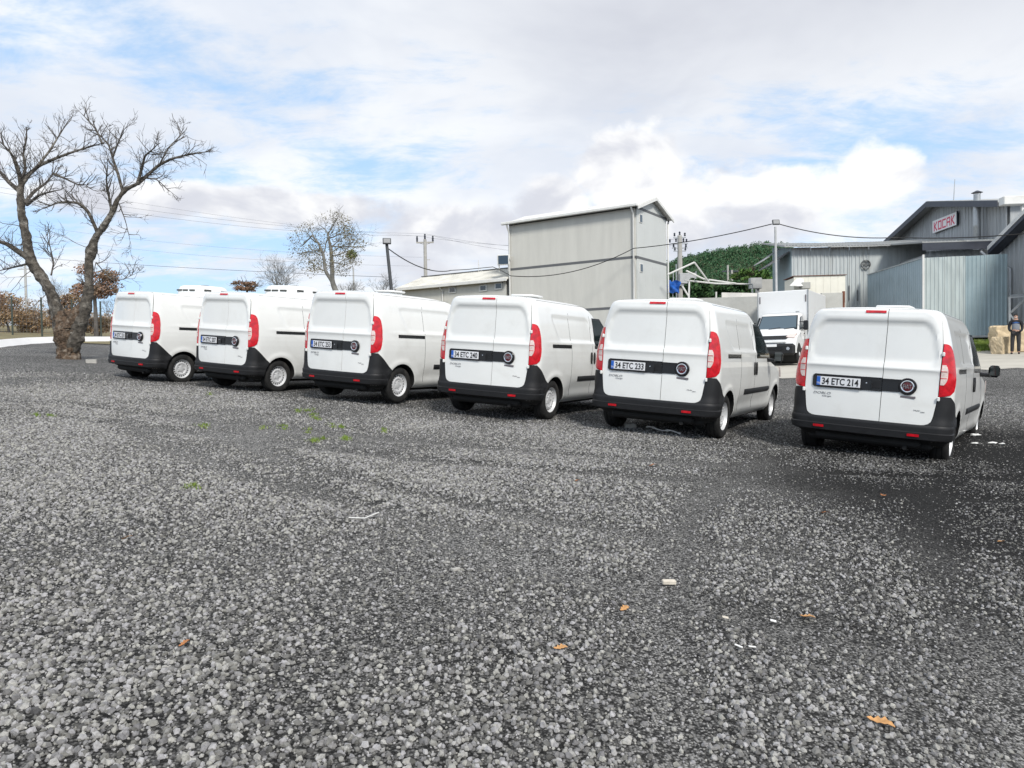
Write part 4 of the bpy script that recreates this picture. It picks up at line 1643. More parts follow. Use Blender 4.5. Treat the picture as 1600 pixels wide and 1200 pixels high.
# chimney pipe, aerial
cp = at(1526.5, 362, 42.2)
ct = at(1526, 304, 42.2).z
ch = empty('flue_pipe', (cp.x, cp.y, cp.z - 1.2), 0, 'tall galvanised flue pipe in front of the gable shed', 'flue')
part('pipe', MB().lathe([(.19, 0), (.19, (ct - cp.z + 1.2) * .45), (.20, (ct - cp.z + 1.2) * .45 + .02), (.18, (ct - cp.z + 1.2) * .5), (.18, ct - cp.z + 1.2)], 18, 'z'), M['galv'], ch, 40)
part('cowl', MB().lathe([(.30, ct - cp.z + 1.30), (.06, ct - cp.z + 1.42), (0, ct - cp.z + 1.43)], 16, 'z').tube([(.15, 0, ct - cp.z + 1.1), (.2, 0, ct - cp.z + 1.31)], .015, 4).tube([(-.15, 0, ct - cp.z + 1.1), (-.2, 0, ct - cp.z + 1.31)], .015, 4), M['fascia'], ch)
ap = at(1489.5, 316, 48)
part_ = MB().tube([(ap.x, ap.y, ap.z - .3), at(1492, 280, 48)], [.035, .02], 6)
tag(part_.build('aerial', M['galv'], None), 'thin metal aerial standing on the gable shed roof', 'aerial')

# low roof between the sheds, slate edge
r0 = at(1441, 392, 39.0)
lr = empty('low_shed', (r0.x, r0.y, gz), RZ_S, 'low grey lean-to with slate blue eaves between the long shed and the right shed', 'building')
LL = along(r0, SX, 1557)
ez_ = r0.z - gz
ez2_ = at(1557, 379, (r0 + SX * LL).y).z - gz
ez_ = (ez_ + ez2_) / 2
sheet_wall(lr, LL - .5, const(0), const(ez_ - .1), [M['shed_grey']], .35, .03, 0, (.5, .7, 0), 1.0)
part('core', MB().box((LL / 2 + .3, 3.4, ez_ / 2 - .1), (LL - .8, 5, ez_ - .2)), M['shed_grey'], lr)
part('fascia', MB().box((LL / 2, -.02, ez_ + .05), (LL, .06, .38)), M['fascia'], lr)
for i in range(5):
    w = LL / 5
    mb = MB().prism([(i * w, 0, ez_ + .26), (i * w, 5.5, ez_ + .95), (i * w, 5.5, ez_ + 1.0), (i * w, 0, ez_ + .31)], (w - .01, 0, 0))
    for k in range(4):
        mb.prism([(i * w + k * w / 4, 0, ez_ + .30), (i * w + k * w / 4, 5.5, ez_ + .99), (i * w + k * w / 4, 5.5, ez_ + 1.03), (i * w + k * w / 4, 0, ez_ + .35)], (.06, 0, 0))
    part('roof_sheet', mb, M['roof_white'] if i > 2 else M['roof_grey'], lr)

# right-hand shed, its gable rising out of the frame
s0 = at(1557, 388, 38.0)
rs = empty('right_shed', (s0.x, s0.y, gz), RZ_S, 'big grey shed at the right edge with a dark doorway and pale roof edge', 'building')
zf = s0.z - gz
GLn = 7.4
sl = .40
tp = lambda t: zf + sl * t if t < GLn / 2 else zf + sl * (GLn - t)
ofs = Vector((.25, 0, 0))
dw0, dw1, dh = 2.35, 6.4, at(1592, 420, 35.8).z - gz     # doorway
sheet_wall(rs, dw0, const(0), lambda x: tp(x), [M['shed_grey']], .35, .03, -math.pi / 2, (.25, 0, 0), 1.0)
sheet_wall(rs, dw1 - dw0, const(dh), lambda x: tp(x + dw0), [M['shed_grey']], .35, .03, -math.pi / 2, (.25, -dw0, 0), 1.0)
sheet_wall(rs, GLn - dw1, const(0), lambda x: tp(x + dw1), [M['shed_grey']], .35, .03, -math.pi / 2, (.25, -dw1, 0), 1.0)
part('interior_shade_block', MB().box((3.4, -(dw0 + dw1) / 2, dh / 2), (5.8, dw1 - dw0 - .05, dh)), M['hollow_shade'], rs)  # solid black block painting the unlit inside of the doorway
part('core', MB().prism([(.4, 0, dh + .05), (.4, -GLn, dh + .05), (.4, -GLn, zf), (.4, -GLn / 2, tp(GLn / 2)), (.4, 0, zf)], (10, 0, 0)), M['shed_grey'], rs)
for (ta, tb_) in ((-.1, GLn / 2), (GLn / 2, GLn + .1)):
    part('roof_slope', MB().prism([(-.35, -ta, tp(ta) + .03), (-.35, -tb_, tp(tb_) + .03), (-.35, -tb_, tp(tb_) + .16), (-.35, -ta, tp(ta) + .16)], (11.2, 0, 0)), M['roof_grey'], rs)
    part('verge', MB().prism([(-.40, -ta, tp(ta) - .05), (-.40, -tb_, tp(tb_) - .05), (-.40, -tb_, tp(tb_) + .17), (-.40, -ta, tp(ta) + .17)], (.05, 0, 0)), M['white_metal'], rs)
    part('soffit', MB().prism([(-.38, -ta, tp(ta) - .25), (-.38, -tb_, tp(tb_) - .25), (-.38, -tb_, tp(tb_) - .06), (-.38, -ta, tp(ta) - .06)], (.55, 0, 0)), M['fascia'], rs)
part('gutter_pipe', MB().tube([(-.6, .3, zf - .1), (-.4, -.2, zf - .6), (.12, -1.0, zf - 1.15), (.12, -1.0, .2)], .06, 8), M['galv'], rs, 40)
# pale box gutter seen past the gable shed
bg_ = at(1590, 314, 37.0)
part('roof_box', MB().box((bg_ - s0) .xyz + Vector((.6, 0, s0.z - gz)), (2.6, .5, .42), bevel=.03), M['white_metal'], rs)
part('roof_post', MB().box((bg_ - s0).xyz + Vector((.3, 0, s0.z - gz - .7)), (.12, .12, 1.2)), M['white_metal'], rs)

# screen of blue-grey sheets
f0 = at(1443.5, 403, 36.0)
fz_top = f0.z
fz_bot = at(1510, 527, 35.6).z
fgz = float(H(f0.x + 1.5, f0.y, False))
sc = empty('sheet_screen', (f0.x, f0.y, fgz), RZ_S, 'tall screen of blue-grey ribbed sheets on short posts in front of the sheds', 'fence')
FL = along(f0, SX, 1574)
FS = along(f0, SY, 1356)
tpz, btz = fz_top - fgz, fz_bot - fgz
sheet_wall(sc, FL, const(btz), lambda x: tpz + .02 * x, [M['sheen_grey_sheet'], M['sheen_grey_sheet'], M['blue_sheet'], M['blue_sheet']], .21, .03, 0, (0, 0, 0), .98)  # paler sheets first: sky reflection painted in, fading to blue
sheet_wall(sc, FS, const(btz - .3), const(tpz), [M['blue_dark']], .21, .03, -math.pi / 2, (0, FS, 0), .9)
part('corner_post', MB().tube([(-.05, -.05, -.3), (-.05, -.05, tpz + .15)], .055, 8), M['white_metal'], sc, 40)
for x_ in (1.9, FL - .05):
    part('post', MB().box((x_, .06, btz / 2 - .2), (.10, .10, btz + .6)), M['galv'], sc)
part('rail', MB().box((FL / 2, -.03, btz + .04), (FL, .07, .09)), M['galv'], sc)
part('rail', MB().box((-.02, FS / 2, tpz + .02), (.07, FS, .05)), M['galv'], sc)
part('gap_shade_sheet', MB().box((FL / 2, .9, btz / 2 - .1), (FL - .2, .06, btz + .2)), M['hollow_shade'], sc)  # black sheet painting the shade below the screen

# cream store hut, cement walls, white wall and brown post around the truck
cb = at(1240, 432, 41.0)
cz = h(cb.x + 1.5, cb.y)
LC_ = along(cb, SX, 1321)
ct_ = cb.z - cz
cr = empty('cream_hut', (cb.x, cb.y, cz), RZ_S, 'cream boarded hut with a small canopy behind the box truck', 'hut')
for i in range(7):
    w = LC_ / 7
    part('board', MB().box(((i + .5) * w, 0, ct_ / 2), (w - .008, .06, ct_)), M['cream'], cr)
part('core', MB().box((LC_ / 2, 1.0, ct_ / 2 - .03), (LC_ - .06, 1.9, ct_ - .06)), M['cream'], cr)
part('roof_edge', MB().box((LC_ / 2, .9, ct_ + .015), (LC_ + .10, 2.0, .03)), M['rust'], cr)
part('canopy', MB().prism([(.15, -.05, ct_ - .1), (-.35, -.5, ct_ - .55), (.1, -.5, ct_ - .6), (.3, -.05, ct_ - .2)], (.25, 0, .02)), M['white_metal'], cr)
part('box', MB().box((.55, -.25, ct_ - .55), (.45, .4, .36), bevel=.02), M['block_wall'], cr)
gw = at(1284, 458, 38.5)
gwz = h(gw.x, gw.y)
tag(MB().box((gw.x + .5, gw.y, (gw.z + gwz) / 2 - .2), (1.05, .25, gw.z - gwz + .4), rot=Matrix.Rotation(RZ_S, 3, 'Z'), bevel=.01).build('cement_wall', M['block_wall'], None),
    'short grey cement wall just right of the truck box', 'wall')
bp_ = at(1318, 472, 40.0)
tag(MB().box(at(1318, 464, 40.0), (.12, .12, .62), bevel=.01).box((bp_.x, bp_.y, bp_.z - .6), (.10, .10, 1.3)).build('brown_post', M['rust'], None), 'rusty brown post at the corner of the cream hut', 'post')
lw = at(1085, 472, 37.0)
lwz = h(lw.x, lw.y)
rw_ = at(1186, 466, 36.0)
mid = (lw + rw_) / 2
tag(MB().prism([(lw.x, lw.y, lwz - .3), (rw_.x, rw_.y, lwz - .3), (rw_.x, rw_.y, at(1186, 463, 36).z), (lw.x, lw.y, at(1085, 466, 37).z)], (.1, .3, 0)).build('rendered_wall', M['block_wall'], None),
    'long grey rendered wall left of the box truck', 'wall')
ww0, ww1 = at(1128, 457, 40.0), at(1190, 458, 40.5)
tag(MB().prism([(ww0.x, ww0.y, 1.0), (ww1.x, ww1.y, 1.0), (ww1.x, ww1.y, ww1.z), (ww0.x, ww0.y, ww0.z)], (.05, .3, 0)).build('white_wall', M['white_wall'], None),
    'low whitewashed wall showing over the grey rendered wall', 'wall')
hb0 = at(1180, 438, 52)
tag(MB().box((hb0.x, hb0.y, hb0.z - .22), (.8, .5, .75), bevel=.02).box((hb0.x + .2, hb0.y, hb0.z - 2.5), (.14, .14, 4.4)).build('meter_box', M['pole_grey'], None), 'grey metal box on a post left of the long shed', 'box')
hw = at(1198, 443, 54)
tag(MB().box((hw.x, hw.y, hw.z - 2), (1.6, .3, 4.6)).build('far_wall', M['block_wall'], None), 'far pale wall beside the blue corner of the long shed', 'wall')
tw_ = at(1053, 448, 48)
bt = empty('tarpaulin', (tw_.x, tw_.y, h(tw_.x, tw_.y)), .3, 'bright blue tarpaulin bundle hung by the electric pole', 'tarpaulin')
mb = MB()
zc = tw_.z - bt.location.z
N_ = 10
for i in range(N_):
    for k in range(8):
        u_, v_ = i / (N_ - 1), k / 7
        mb.v.append((-.42 + .84 * u_ + .05 * math.sin(9 * v_), .12 * math.sin(7 * u_ + 5 * v_), zc - .38 + .76 * v_ + .05 * math.sin(12 * u_)))
for i in range(N_ - 1):
    for k in range(7):
        a = i * 8 + k
        mb.f.append((a, a + 8, a + 9, a + 1))
        mb.mi.append(0)
off = len(mb.v)
mb.v += [(x, y + .12 + .1 * math.sin(x * 8), z) for (x, y, z) in mb.v]
mb.f += [tuple(off + i for i in reversed(f)) for f in list(mb.f)]
mb.mi += [0] * len(mb.mi)
part('cloth', mb, M['blue_tarp'], bt, 60)
part('pole', MB().tube([(0, .15, 0), (0, .15, zc + .4)], .03, 6), M['galv'], bt)


# ------------------------------------------------------------------ poles, lamps and wires
M['lamp_pane'] = mat('lamp_pane', (0.22, 0.23, 0.24), 0.5)


def flood(parent, p, yaw, m_frame):
    R = Matrix.Rotation(yaw, 3, 'Z') @ Matrix.Rotation(math.radians(-15), 3, 'X')
    o = part('floodlight', MB().box(p, (.36, .09, .27), rot=R, bevel=.02), m_frame, parent)
    part('lamp_glass', MB().box(p + R @ Vector((0, -.05, 0)), (.28, .01, .19), rot=R), M['lamp_pane'], o)


pa = at(604.5, 384, 32.0)
pa_b = at(611.5, 452, 32.0)
lp = empty('lamp_pole', (pa_b.x, pa_b.y, h(pa_b.x, pa_b.y)), 0, 'dark leaning lamp pole with floodlight left of the annexe', 'lamp pole', 'floodlight poles carrying the black cable')
tb_ = pa - lp.location
db = (pa - pa_b).normalized()
k_ = tb_.z / db.z
part('pole', MB().tube([tb_ - db * k_, tb_ + db * .15], [.085, .065], 10), M['pole_dark'], lp, 40)
part('stay', MB().tube([tb_ - db * k_ + Vector((.35, 0, 0)), tb_ - db * (1.9) + Vector((.16, 0, 0))], .05, 8), M['pole_dark'], lp, 40)
flood(lp, tb_ + Vector((.02, -.1, .18)), .2, M['pole_dark'])
pb = at(1211.5, 356, 37.0)
pbg = h(pb.x, pb.y)
lq = empty('lamp_pole', (pb.x, pb.y, pbg), 0, 'thin pale lamp pole with floodlight at the corner of the long shed', 'lamp pole', 'floodlight poles carrying the black cable')
part('pole', MB().tube([(0.06, 0, 0), (0, 0, pb.z - pbg + .05)], [.075, .055], 10), M['pole_grey'], lq, 40)
flood(lq, Vector((0, -.08, pb.z - pbg + .26)), 0.0, M['pole_dark'])


def sag_line(pts, sag, n=14):
    out = []
    for a, b, s_ in zip(pts[:-1], pts[1:], sag):
        for i in range(n):
            t = i / n
            p = a.lerp(b, t)
            p.z -= 4 * s_ * t * (1 - t)
            out.append(p)
    out.append(pts[-1])
    return out


tag(MB().tube(sag_line([at(606, 388, 32.0), at(703, 423, 41.0)], [.35]), .024, 5).build('black_cable', M['cable'], None),
    'black cable sagging from the leaning lamp pole to the annexe roof', 'cable', 'black cables strung across the yard')
tag(MB().tube([at(703, 422.5, 41), at(730, 421, 43.5), at(770, 417, 44.5), at(782, 422, 44), at(798, 431, 43.0)], .022, 5).build('black_cable', M['cable'], None),
    'black cable lying along the annexe roof', 'cable', 'black cables strung across the yard')
tag(MB().tube(sag_line([at(798, 431, 43.0), at(990, 388, 42.3), at(1206, 350, 37.0)], [.55, .15]), .024, 5).build('black_cable', M['cable'], None),
    'black cable sagging across the tall grey block to the pale lamp pole', 'cable', 'black cables strung across the yard')
tag(MB().tube(sag_line([at(1217, 350, 37.0), at(1403, 371, 36.5), at(1620, 363, 33.0)], [.25, .12]), .024, 5).build('black_cable', M['cable'], None),
    'black cable running from the pale lamp pole past the company sign', 'cable', 'black cables strung across the yard')

# electric pole behind the annexe
ua = at(664, 376, 62.0)
ug = h(ua.x, ua.y)
up = empty('electric_pole', (ua.x, ua.y, ug), 0, 'slim concrete electric pole with a three-insulator crossarm behind the annexe', 'electric pole')
part('pole', MB().tube([(0, 0, 0), (0, 0, ua.z - ug + .1)], [.19, .13], 8), M['pole_concrete'], up, 40)
part('crossarm', MB().box((0, 0, ua.z - ug - .15), (1.45, .12, .11)).tube([(-.65, 0, ua.z - ug - .12), (0, 0, ua.z - ug - .35)], .03, 4).tube([(.65, 0, ua.z - ug - .12), (0, 0, ua.z - ug - .35)], .03, 4), M['pole_concrete'], up)
tops = []
for dx in (-.66, 0, .66):
    zi = ua.z - ug + (.0 if dx else .18)
    part('insulator', MB().lathe([(.05, zi - .1), (.09, zi), (.06, zi + .06), (.095, zi + .16), (.06, zi + .24), (.08, zi + .34), (.0, zi + .40)], 10, 'z', (dx, 0, 0)), M['fascia'], up, 40)
    tops.append(Vector((ua.x + dx, ua.y, ug + zi + .4)))
for zz in (1.6, 2.4):
    part('bracket', MB().box((.22, 0, ua.z - ug - zz), (.35, .05, .05)), M['pole_concrete'], up)
far = [at(-60, 268, 40.0), at(-60, 282, 40.0), at(-60, 290, 40.0)]
for k, (a, b) in enumerate(zip(tops, far)):
    tag(MB().tube(sag_line([a, b], [.5 + .12 * k], 24), .008, 4).build('power_line', M['wire'], None), ('upper', 'middle', 'lower')[k] + ' thin power line of the three running left from the concrete pole', 'power line', 'power lines over the lot')
b2 = [at(1065, 372, 61.0), at(1061, 372, 61.5), at(1068, 380, 60.5)]
for k, (a, b) in enumerate(zip(tops, b2)):
    tag(MB().tube(sag_line([a, b], [.8 + .2 * k], 24), .012, 4).build('power_line', M['wire'], None), ('upper', 'middle', 'lower')[k] + ' thin power line of the three between the two electric poles', 'power line', 'power lines over the lot')
for k, (ya, yb, lab) in enumerate(((335, 382, 'upper thin wire crossing behind the bare tree below the power lines'), (352, 396, 'second thin wire crossing behind the bare tree below the power lines'))):
    tag(MB().tube(sag_line([at(-60, ya, 70), at(660, yb + 20, 63)], [.8], 24), .009, 4).build('power_line', M['wire'], None), lab, 'power line', 'power lines over the lot')
tag(MB().tube(sag_line([at(-60, 393, 46), at(608, 433, 34)], [.15], 24), .011, 4).build('telephone_wire', M['pole_dark'], None), 'dark telephone wire crossing low behind the parked vans at left', 'wire')

# electric pole with many insulators right of the block
ub = at(1062, 370, 60.0)
ug2 = h(ub.x, ub.y)
uq = empty('electric_pole', (ub.x, ub.y, ug2), 0, 'concrete electric pole crowded with insulators and a transformer, right of the tall block', 'electric pole')
hb = ub.z - ug2
part('pole', MB().tube([(0, 0, 0), (0, 0, hb + .1)], [.26, .18], 8), M['pole_concrete'], uq, 40)
for zz, w in ((-.05, 1.0), (-.55, 1.3), (-.9, 1.25), (-1.15, 1.0)):
    part('crossarm', MB().box((0, 0, hb + zz), (w, .12, .07)), M['galv'], uq)
for (dx, zz) in ((-.42, .05), (0, .15), (.42, .05), (-.8, -.45), (-.3, -.4), (.3, -.4), (.55, -.45), (-.5, -.85), (.1, -.8), (.5, -.85), (-.4, -1.1), (.45, -1.1)):
    part('insulator', MB().lathe([(.05, 0), (.09, .06), (.05, .12), (.09, .20), (.04, .28)], 8, 'z', (dx, 0, hb + zz)), M['fascia'], uq, 40)
part('transformer', MB().box((.55, 0, hb - 3.4), (1.3, .7, .85), bevel=.03), M['pole_grey'], uq)
part('platform', MB().box((.45, 0, hb - 3.95), (1.9, .9, .10)).box((-.55, 0, hb - 3.4), (.05, .05, 1.2)).box((1.3, 0, hb - 3.4), (.05, .05, 1.2)), M['galv'], uq)
part('cable_pipe', MB().tube([(-.3, 0, 0), (-.3, 0, hb - 2.2)], .05, 6), M['galv'], uq)
vb = at(1140, 420, 120)
uv = empty('electric_pole', (vb.x, vb.y, 2.5), 0, 'small far twin electric pole in front of the wooded hill', 'electric pole')
part('pole', MB().tube([(-.3, 0, 0), (-.3, 0, vb.z - 2.5 + .6)], [.2, .16], 6), M['pole_concrete'], uv)
part('pole', MB().tube([(.35, 0, 0), (.35, 0, vb.z - 2.5 - .2)], [.22, .18], 6), M['pole_concrete'], uv)
part('crossarm', MB().box((0.1, 0, vb.z - 2.9), (2.6, .2, .2)), M['fascia'], uv)

# white pipe frame of a carport under repair
pf = empty('pipe_frame', at(1085, 470, 46), 0, 'white pipe frame of an open canopy right of the tall block', 'canopy frame')
o_ = pf.location
for nm, pts in (('rafter', [at(1043, 429, 45), at(1085, 410, 45)]), ('rafter', [at(1085, 410, 45), at(1107, 440, 46)]), ('rafter', [at(1072, 423, 46), at(1108, 440, 46)]),
                ('beam', [at(1070, 438, 46), at(1118, 443, 47), at(1175, 444, 49)]), ('beam', [at(1107, 437, 47), at(1150, 443, 48)]),
                ('post', [at(1077, 440, 46), at(1076, 475, 46)]), ('post', [at(1119, 456, 46), at(1119, 475, 46)]), ('brace', [at(1066, 447, 46), at(1076, 463, 46)]), ('post', [at(1175, 444, 49), at(1177, 475, 49)])):
    part(nm, MB().tube([p - o_ for p in pts], .055, 6), M['white_metal'], pf, 40)
#@@PART4
# ------------------------------------------------------------------ box truck
def build_truck():
    A = math.radians(33)
    F = Vector((-math.sin(A), -math.cos(A), 0))          # forward
    Rr = Vector((math.cos(A), -math.sin(A), 0))          # to our right = the truck's left
    Y0 = 33.0
    corner = at(1262.5, 452, Y0)                         # top front corner of the box, our right
    gzt = 1.15
    cen = corner - Rr * 1.1
    root = empty('box_truck', (cen.x, cen.y, gzt), math.atan2(F.y, F.x) + math.pi / 2 , 'white box truck facing us between the two nearest vans', 'truck')
    # local frame: -y forward?  rotation puts local -y on F and local +x on Rr
    TH = corner.z - gzt
    MP_ = lambda n, mb, m, p=root, s=35: mb.build(n, m, p, s)
    M['truck_white'] = mat('truck_paint', (0.82, 0.83, 0.83), 0.3, coat=0.3, dirt=(0.6, 0.58, 0.54, 0.15), dscale=1.5)
    MP_('cargo_box', MB().box((0, 2.1, TH - 1.12), (2.2, 4.2, 2.24), bevel=.03), M['truck_white'])
    for sx in (-1, 1):
        MP_('corner_trim', MB().box((sx * 1.095, .0, TH - 1.12), (.05, .06, 2.24), bevel=.01), M['galv'])
        MP_('marker_lamp', MB().box((sx * 1.0, -.012, TH - .38), (.05, .03, .32), bevel=.01), M['plaque'])
    MP_('chassis', MB().box((0, 1.8, .62), (.9, 5.2, .22)).box((0, 2.1, TH - 2.36), (2.1, 4.1, .22)), M['dark'])
    # cab: profile lofted across the width
    prof = [(-2.05, .42), (-2.10, .80), (-2.02, 1.02), (-1.80, 1.18), (-1.25, 1.36), (-1.12, 1.42), (-.52, 2.12), (-.38, 2.20), (-.05, 2.22), (-.05, .42)]
    mb = MB()
    xs_ = [-1, -.93, -.75, 0, .75, .93, 1]
    for x in xs_:
        k = abs(x)
        ins = .0 if k < .8 else (.05 if k < .97 else .14)
        for i, (y, z) in enumerate(prof):
            wz = .99 if z < 1.3 else .99 - .13 * (z - 1.3)
            mb.v.append((x * wz, y + (ins if i < 8 else 0), z - (ins * .5 if z > 1.0 and i < 9 else 0)))
    n = len(prof)
    for a in range(len(xs_) - 1):
        for i in range(n - 1):
            mb.f.append((a * n + i, a * n + i + 1, (a + 1) * n + i + 1, (a + 1) * n + i))
            mb.mi.append(0)
    mb.f.append(tuple(range(n)))
    mb.f.append(tuple(reversed(range((len(xs_) - 1) * n, len(xs_) * n))))
    mb.mi += [0, 0]
    mb.f.append(tuple(a * n for a in range(len(xs_))) + tuple(a * n + n - 1 for a in reversed(range(len(xs_)))))
    mb.mi.append(0)
    MP_('cab', mb, M['truck_white'], root, 30)
    # windscreen lies on the slope between (-1.12,1.42) and (-.52,2.12)
    a, b = Vector((0, -1.10, 1.455)), Vector((0, -.555, 2.09))
    nrm = Vector((0, -(b.z - a.z), (b.y - a.y))).normalized()

    def slope(x, t, o):
        p = a.lerp(b, t)
        return Vector((x, p.y + .05 * abs(x) ** 4, p.z)) + nrm * o
    mb = MB()
    for (hw0, hw1, o, t0, t1) in ((.86, .78, .012, .0, 1.0),):
        mb.prism([slope(-hw0, t0, 0), slope(hw0, t0, 0), slope(hw1, t1, 0), slope(-hw1, t1, 0)], nrm * o)
    MP_('screen_surround', mb, M['black_trim'])
    M['screen_glass'] = mat('windscreen_glass', (0.06, 0.10, 0.13), 0.06, spec=0.8, coat=0.7)
    mb = MB().prism([slope(-.81, .06, .013), slope(.81, .06, .013), slope(.735, .95, .013), slope(-.735, .95, .013)], nrm * .006)
    MP_('windscreen', mb, M['screen_glass'])
    for x0 in (-.35, .3):
        MP_('wiper', MB().tube([slope(x0, .03, .02), slope(x0 + .5, .12, .025)], .012, 5), M['black_trim'])
    # nose
    MP_('grille', MB().prism([(-.62, -2.02, 1.0), (.62, -2.02, 1.0), (.70, -1.86, 1.14), (-.70, -1.86, 1.14)], (0, -.05, .03)), M['black_trim'])
    MP_('nose_bar', MB().box((0, -2.13, .90), (1.25, .06, .10), bevel=.02), M['truck_white'])
    bpn = MP_('front_bumper', MB().box((0, -2.08, .56), (1.96, .30, .50), bevel=.09), M['plastic'])
    MP_('air_intake', MB().box((0, -2.235, .62), (1.0, .03, .16), bevel=.01), M['black_trim'], bpn)
    pl = MP_('license_plate', MB().box((0, -2.25, .74), (.52, .015, .11), bevel=.003), M['plate'], bpn)
    for sx in (-1, 1):
        MP_('headlamp', MB().prism([(sx * .60, -1.99, 1.06), (sx * .92, -1.90, 1.02), (sx * .95, -1.55, 1.22), (sx * .72, -1.72, 1.20)], (0, -.06, .05)), M['clear_lens'])
        MP_('fog_lamp', MB().lathe([(.07, 0), (.07, .02), (0, .03)], 14, 'y', (sx * .72, -2.25, .60)), M['chrome'], bpn)
        # side glass, door, mirror
        MP_('side_window', MB().prism([(sx * .965, -1.05, 1.45), (sx * .965, -.16, 1.45), (sx * .88, -.16, 2.05), (sx * .90, -.52, 2.05)], (sx * .02, 0, 0)), M['glass'])
        MP_('door_seam', MB().box((sx * .993, -.14, 1.1), (.012, .02, 1.2)), M['seal'])
        MP_('door_handle', MB().box((sx * 1.0, -.28, 1.28), (.03, .16, .05), bevel=.01), M['black_trim'])
        mr = MP_('mirror', MB().box((sx * 1.20, -1.0, 1.62), (.20, .12, .42), bevel=.04).tube([(sx * .95, -.95, 1.5), (sx * 1.18, -1.0, 1.5)], .025, 6).tube([(sx * .93, -.95, 1.78), (sx * 1.18, -1.0, 1.76)], .02, 6), M['black_trim'])
        MP_('sill_panel', MB().box((sx * .985, -.62, .52), (.04, .55, .22), bevel=.01), M['plastic'])
        MP_('arch', MB().lathe([(.42, 0), (.47, 0), (.47, .03), (.42, .03)], 28, 'x', (sx * .985 - (.03 if sx > 0 else 0), -1.35, .38), cap=False), M['plastic'])
        MP_('skirt', MB().box((sx * 1.05, 2.0, .75), (.04, 2.6, .5), bevel=.01), M['plastic'])
    for sx in (-1, 1):
        for yy in (-1.35, 3.0):
            e = bpy.data.objects.new('wheel', None)
            COL.objects.link(e)
            e.parent = root
            e.location = (sx * .90, yy, .37)
            e.rotation_euler = (0, 0, 0 if sx > 0 else math.pi)
            MB().lathe([(.20, -.1), (.30, -.11), (.36, -.09), (.37, 0), (.36, .09), (.30, .11), (.20, .09), (.20, .03)], 30, 'x', (0, 0, 0), cap=False).build('tyre', M['tyre'], e, 40)
            MB().lathe([(.20, .095), (.17, .05), (.10, .09), (.06, .12), (0, .12)], 24, 'x', (0, 0, 0)).build('rim', M['rim'], e, 40)
    MP_('roof_lamp', MB().box((.72, -.35, 2.26), (.16, .10, .06), bevel=.02), M['galv'])
    MP_('wheel_arch_dark', MB().lathe([(.42, 0), (.42, 2.0)], 24, 'x', (-1.0, -1.35, .38)), M['dark'])
    return root


build_truck()

# ------------------------------------------------------------------ person by the stone blocks
def skinned(name, verts, edges, radii, m, parent, root=0, sub=2):
    me = bpy.data.meshes.new(name)
    bm = bmesh.new()
    lay = bm.verts.layers.skin.verify()
    vs = [bm.verts.new(v) for v in verts]
    for a, b in edges:
        bm.edges.new((vs[a], vs[b]))
    for i, r in enumerate(radii):
        vs[i][lay].radius = r if isinstance(r, tuple) else (r, r)
        vs[i][lay].use_root = (i == root)
    bm.to_mesh(me)
    bm.free()
    tmp = bpy.data.objects.new('tmp', me)
    COL.objects.link(tmp)
    md = tmp.modifiers.new('skin', 'SKIN')
    md.use_smooth_shade = True
    sb = tmp.modifiers.new('sub', 'SUBSURF')
    sb.levels = sb.render_levels = sub
    bpy.context.view_layer.update()
    res = bpy.data.meshes.new_from_object(tmp.evaluated_get(bpy.context.evaluated_depsgraph_get()))
    res.name = name
    bpy.data.objects.remove(tmp)
    res.materials.clear()
    return link(name, res, parent, m)


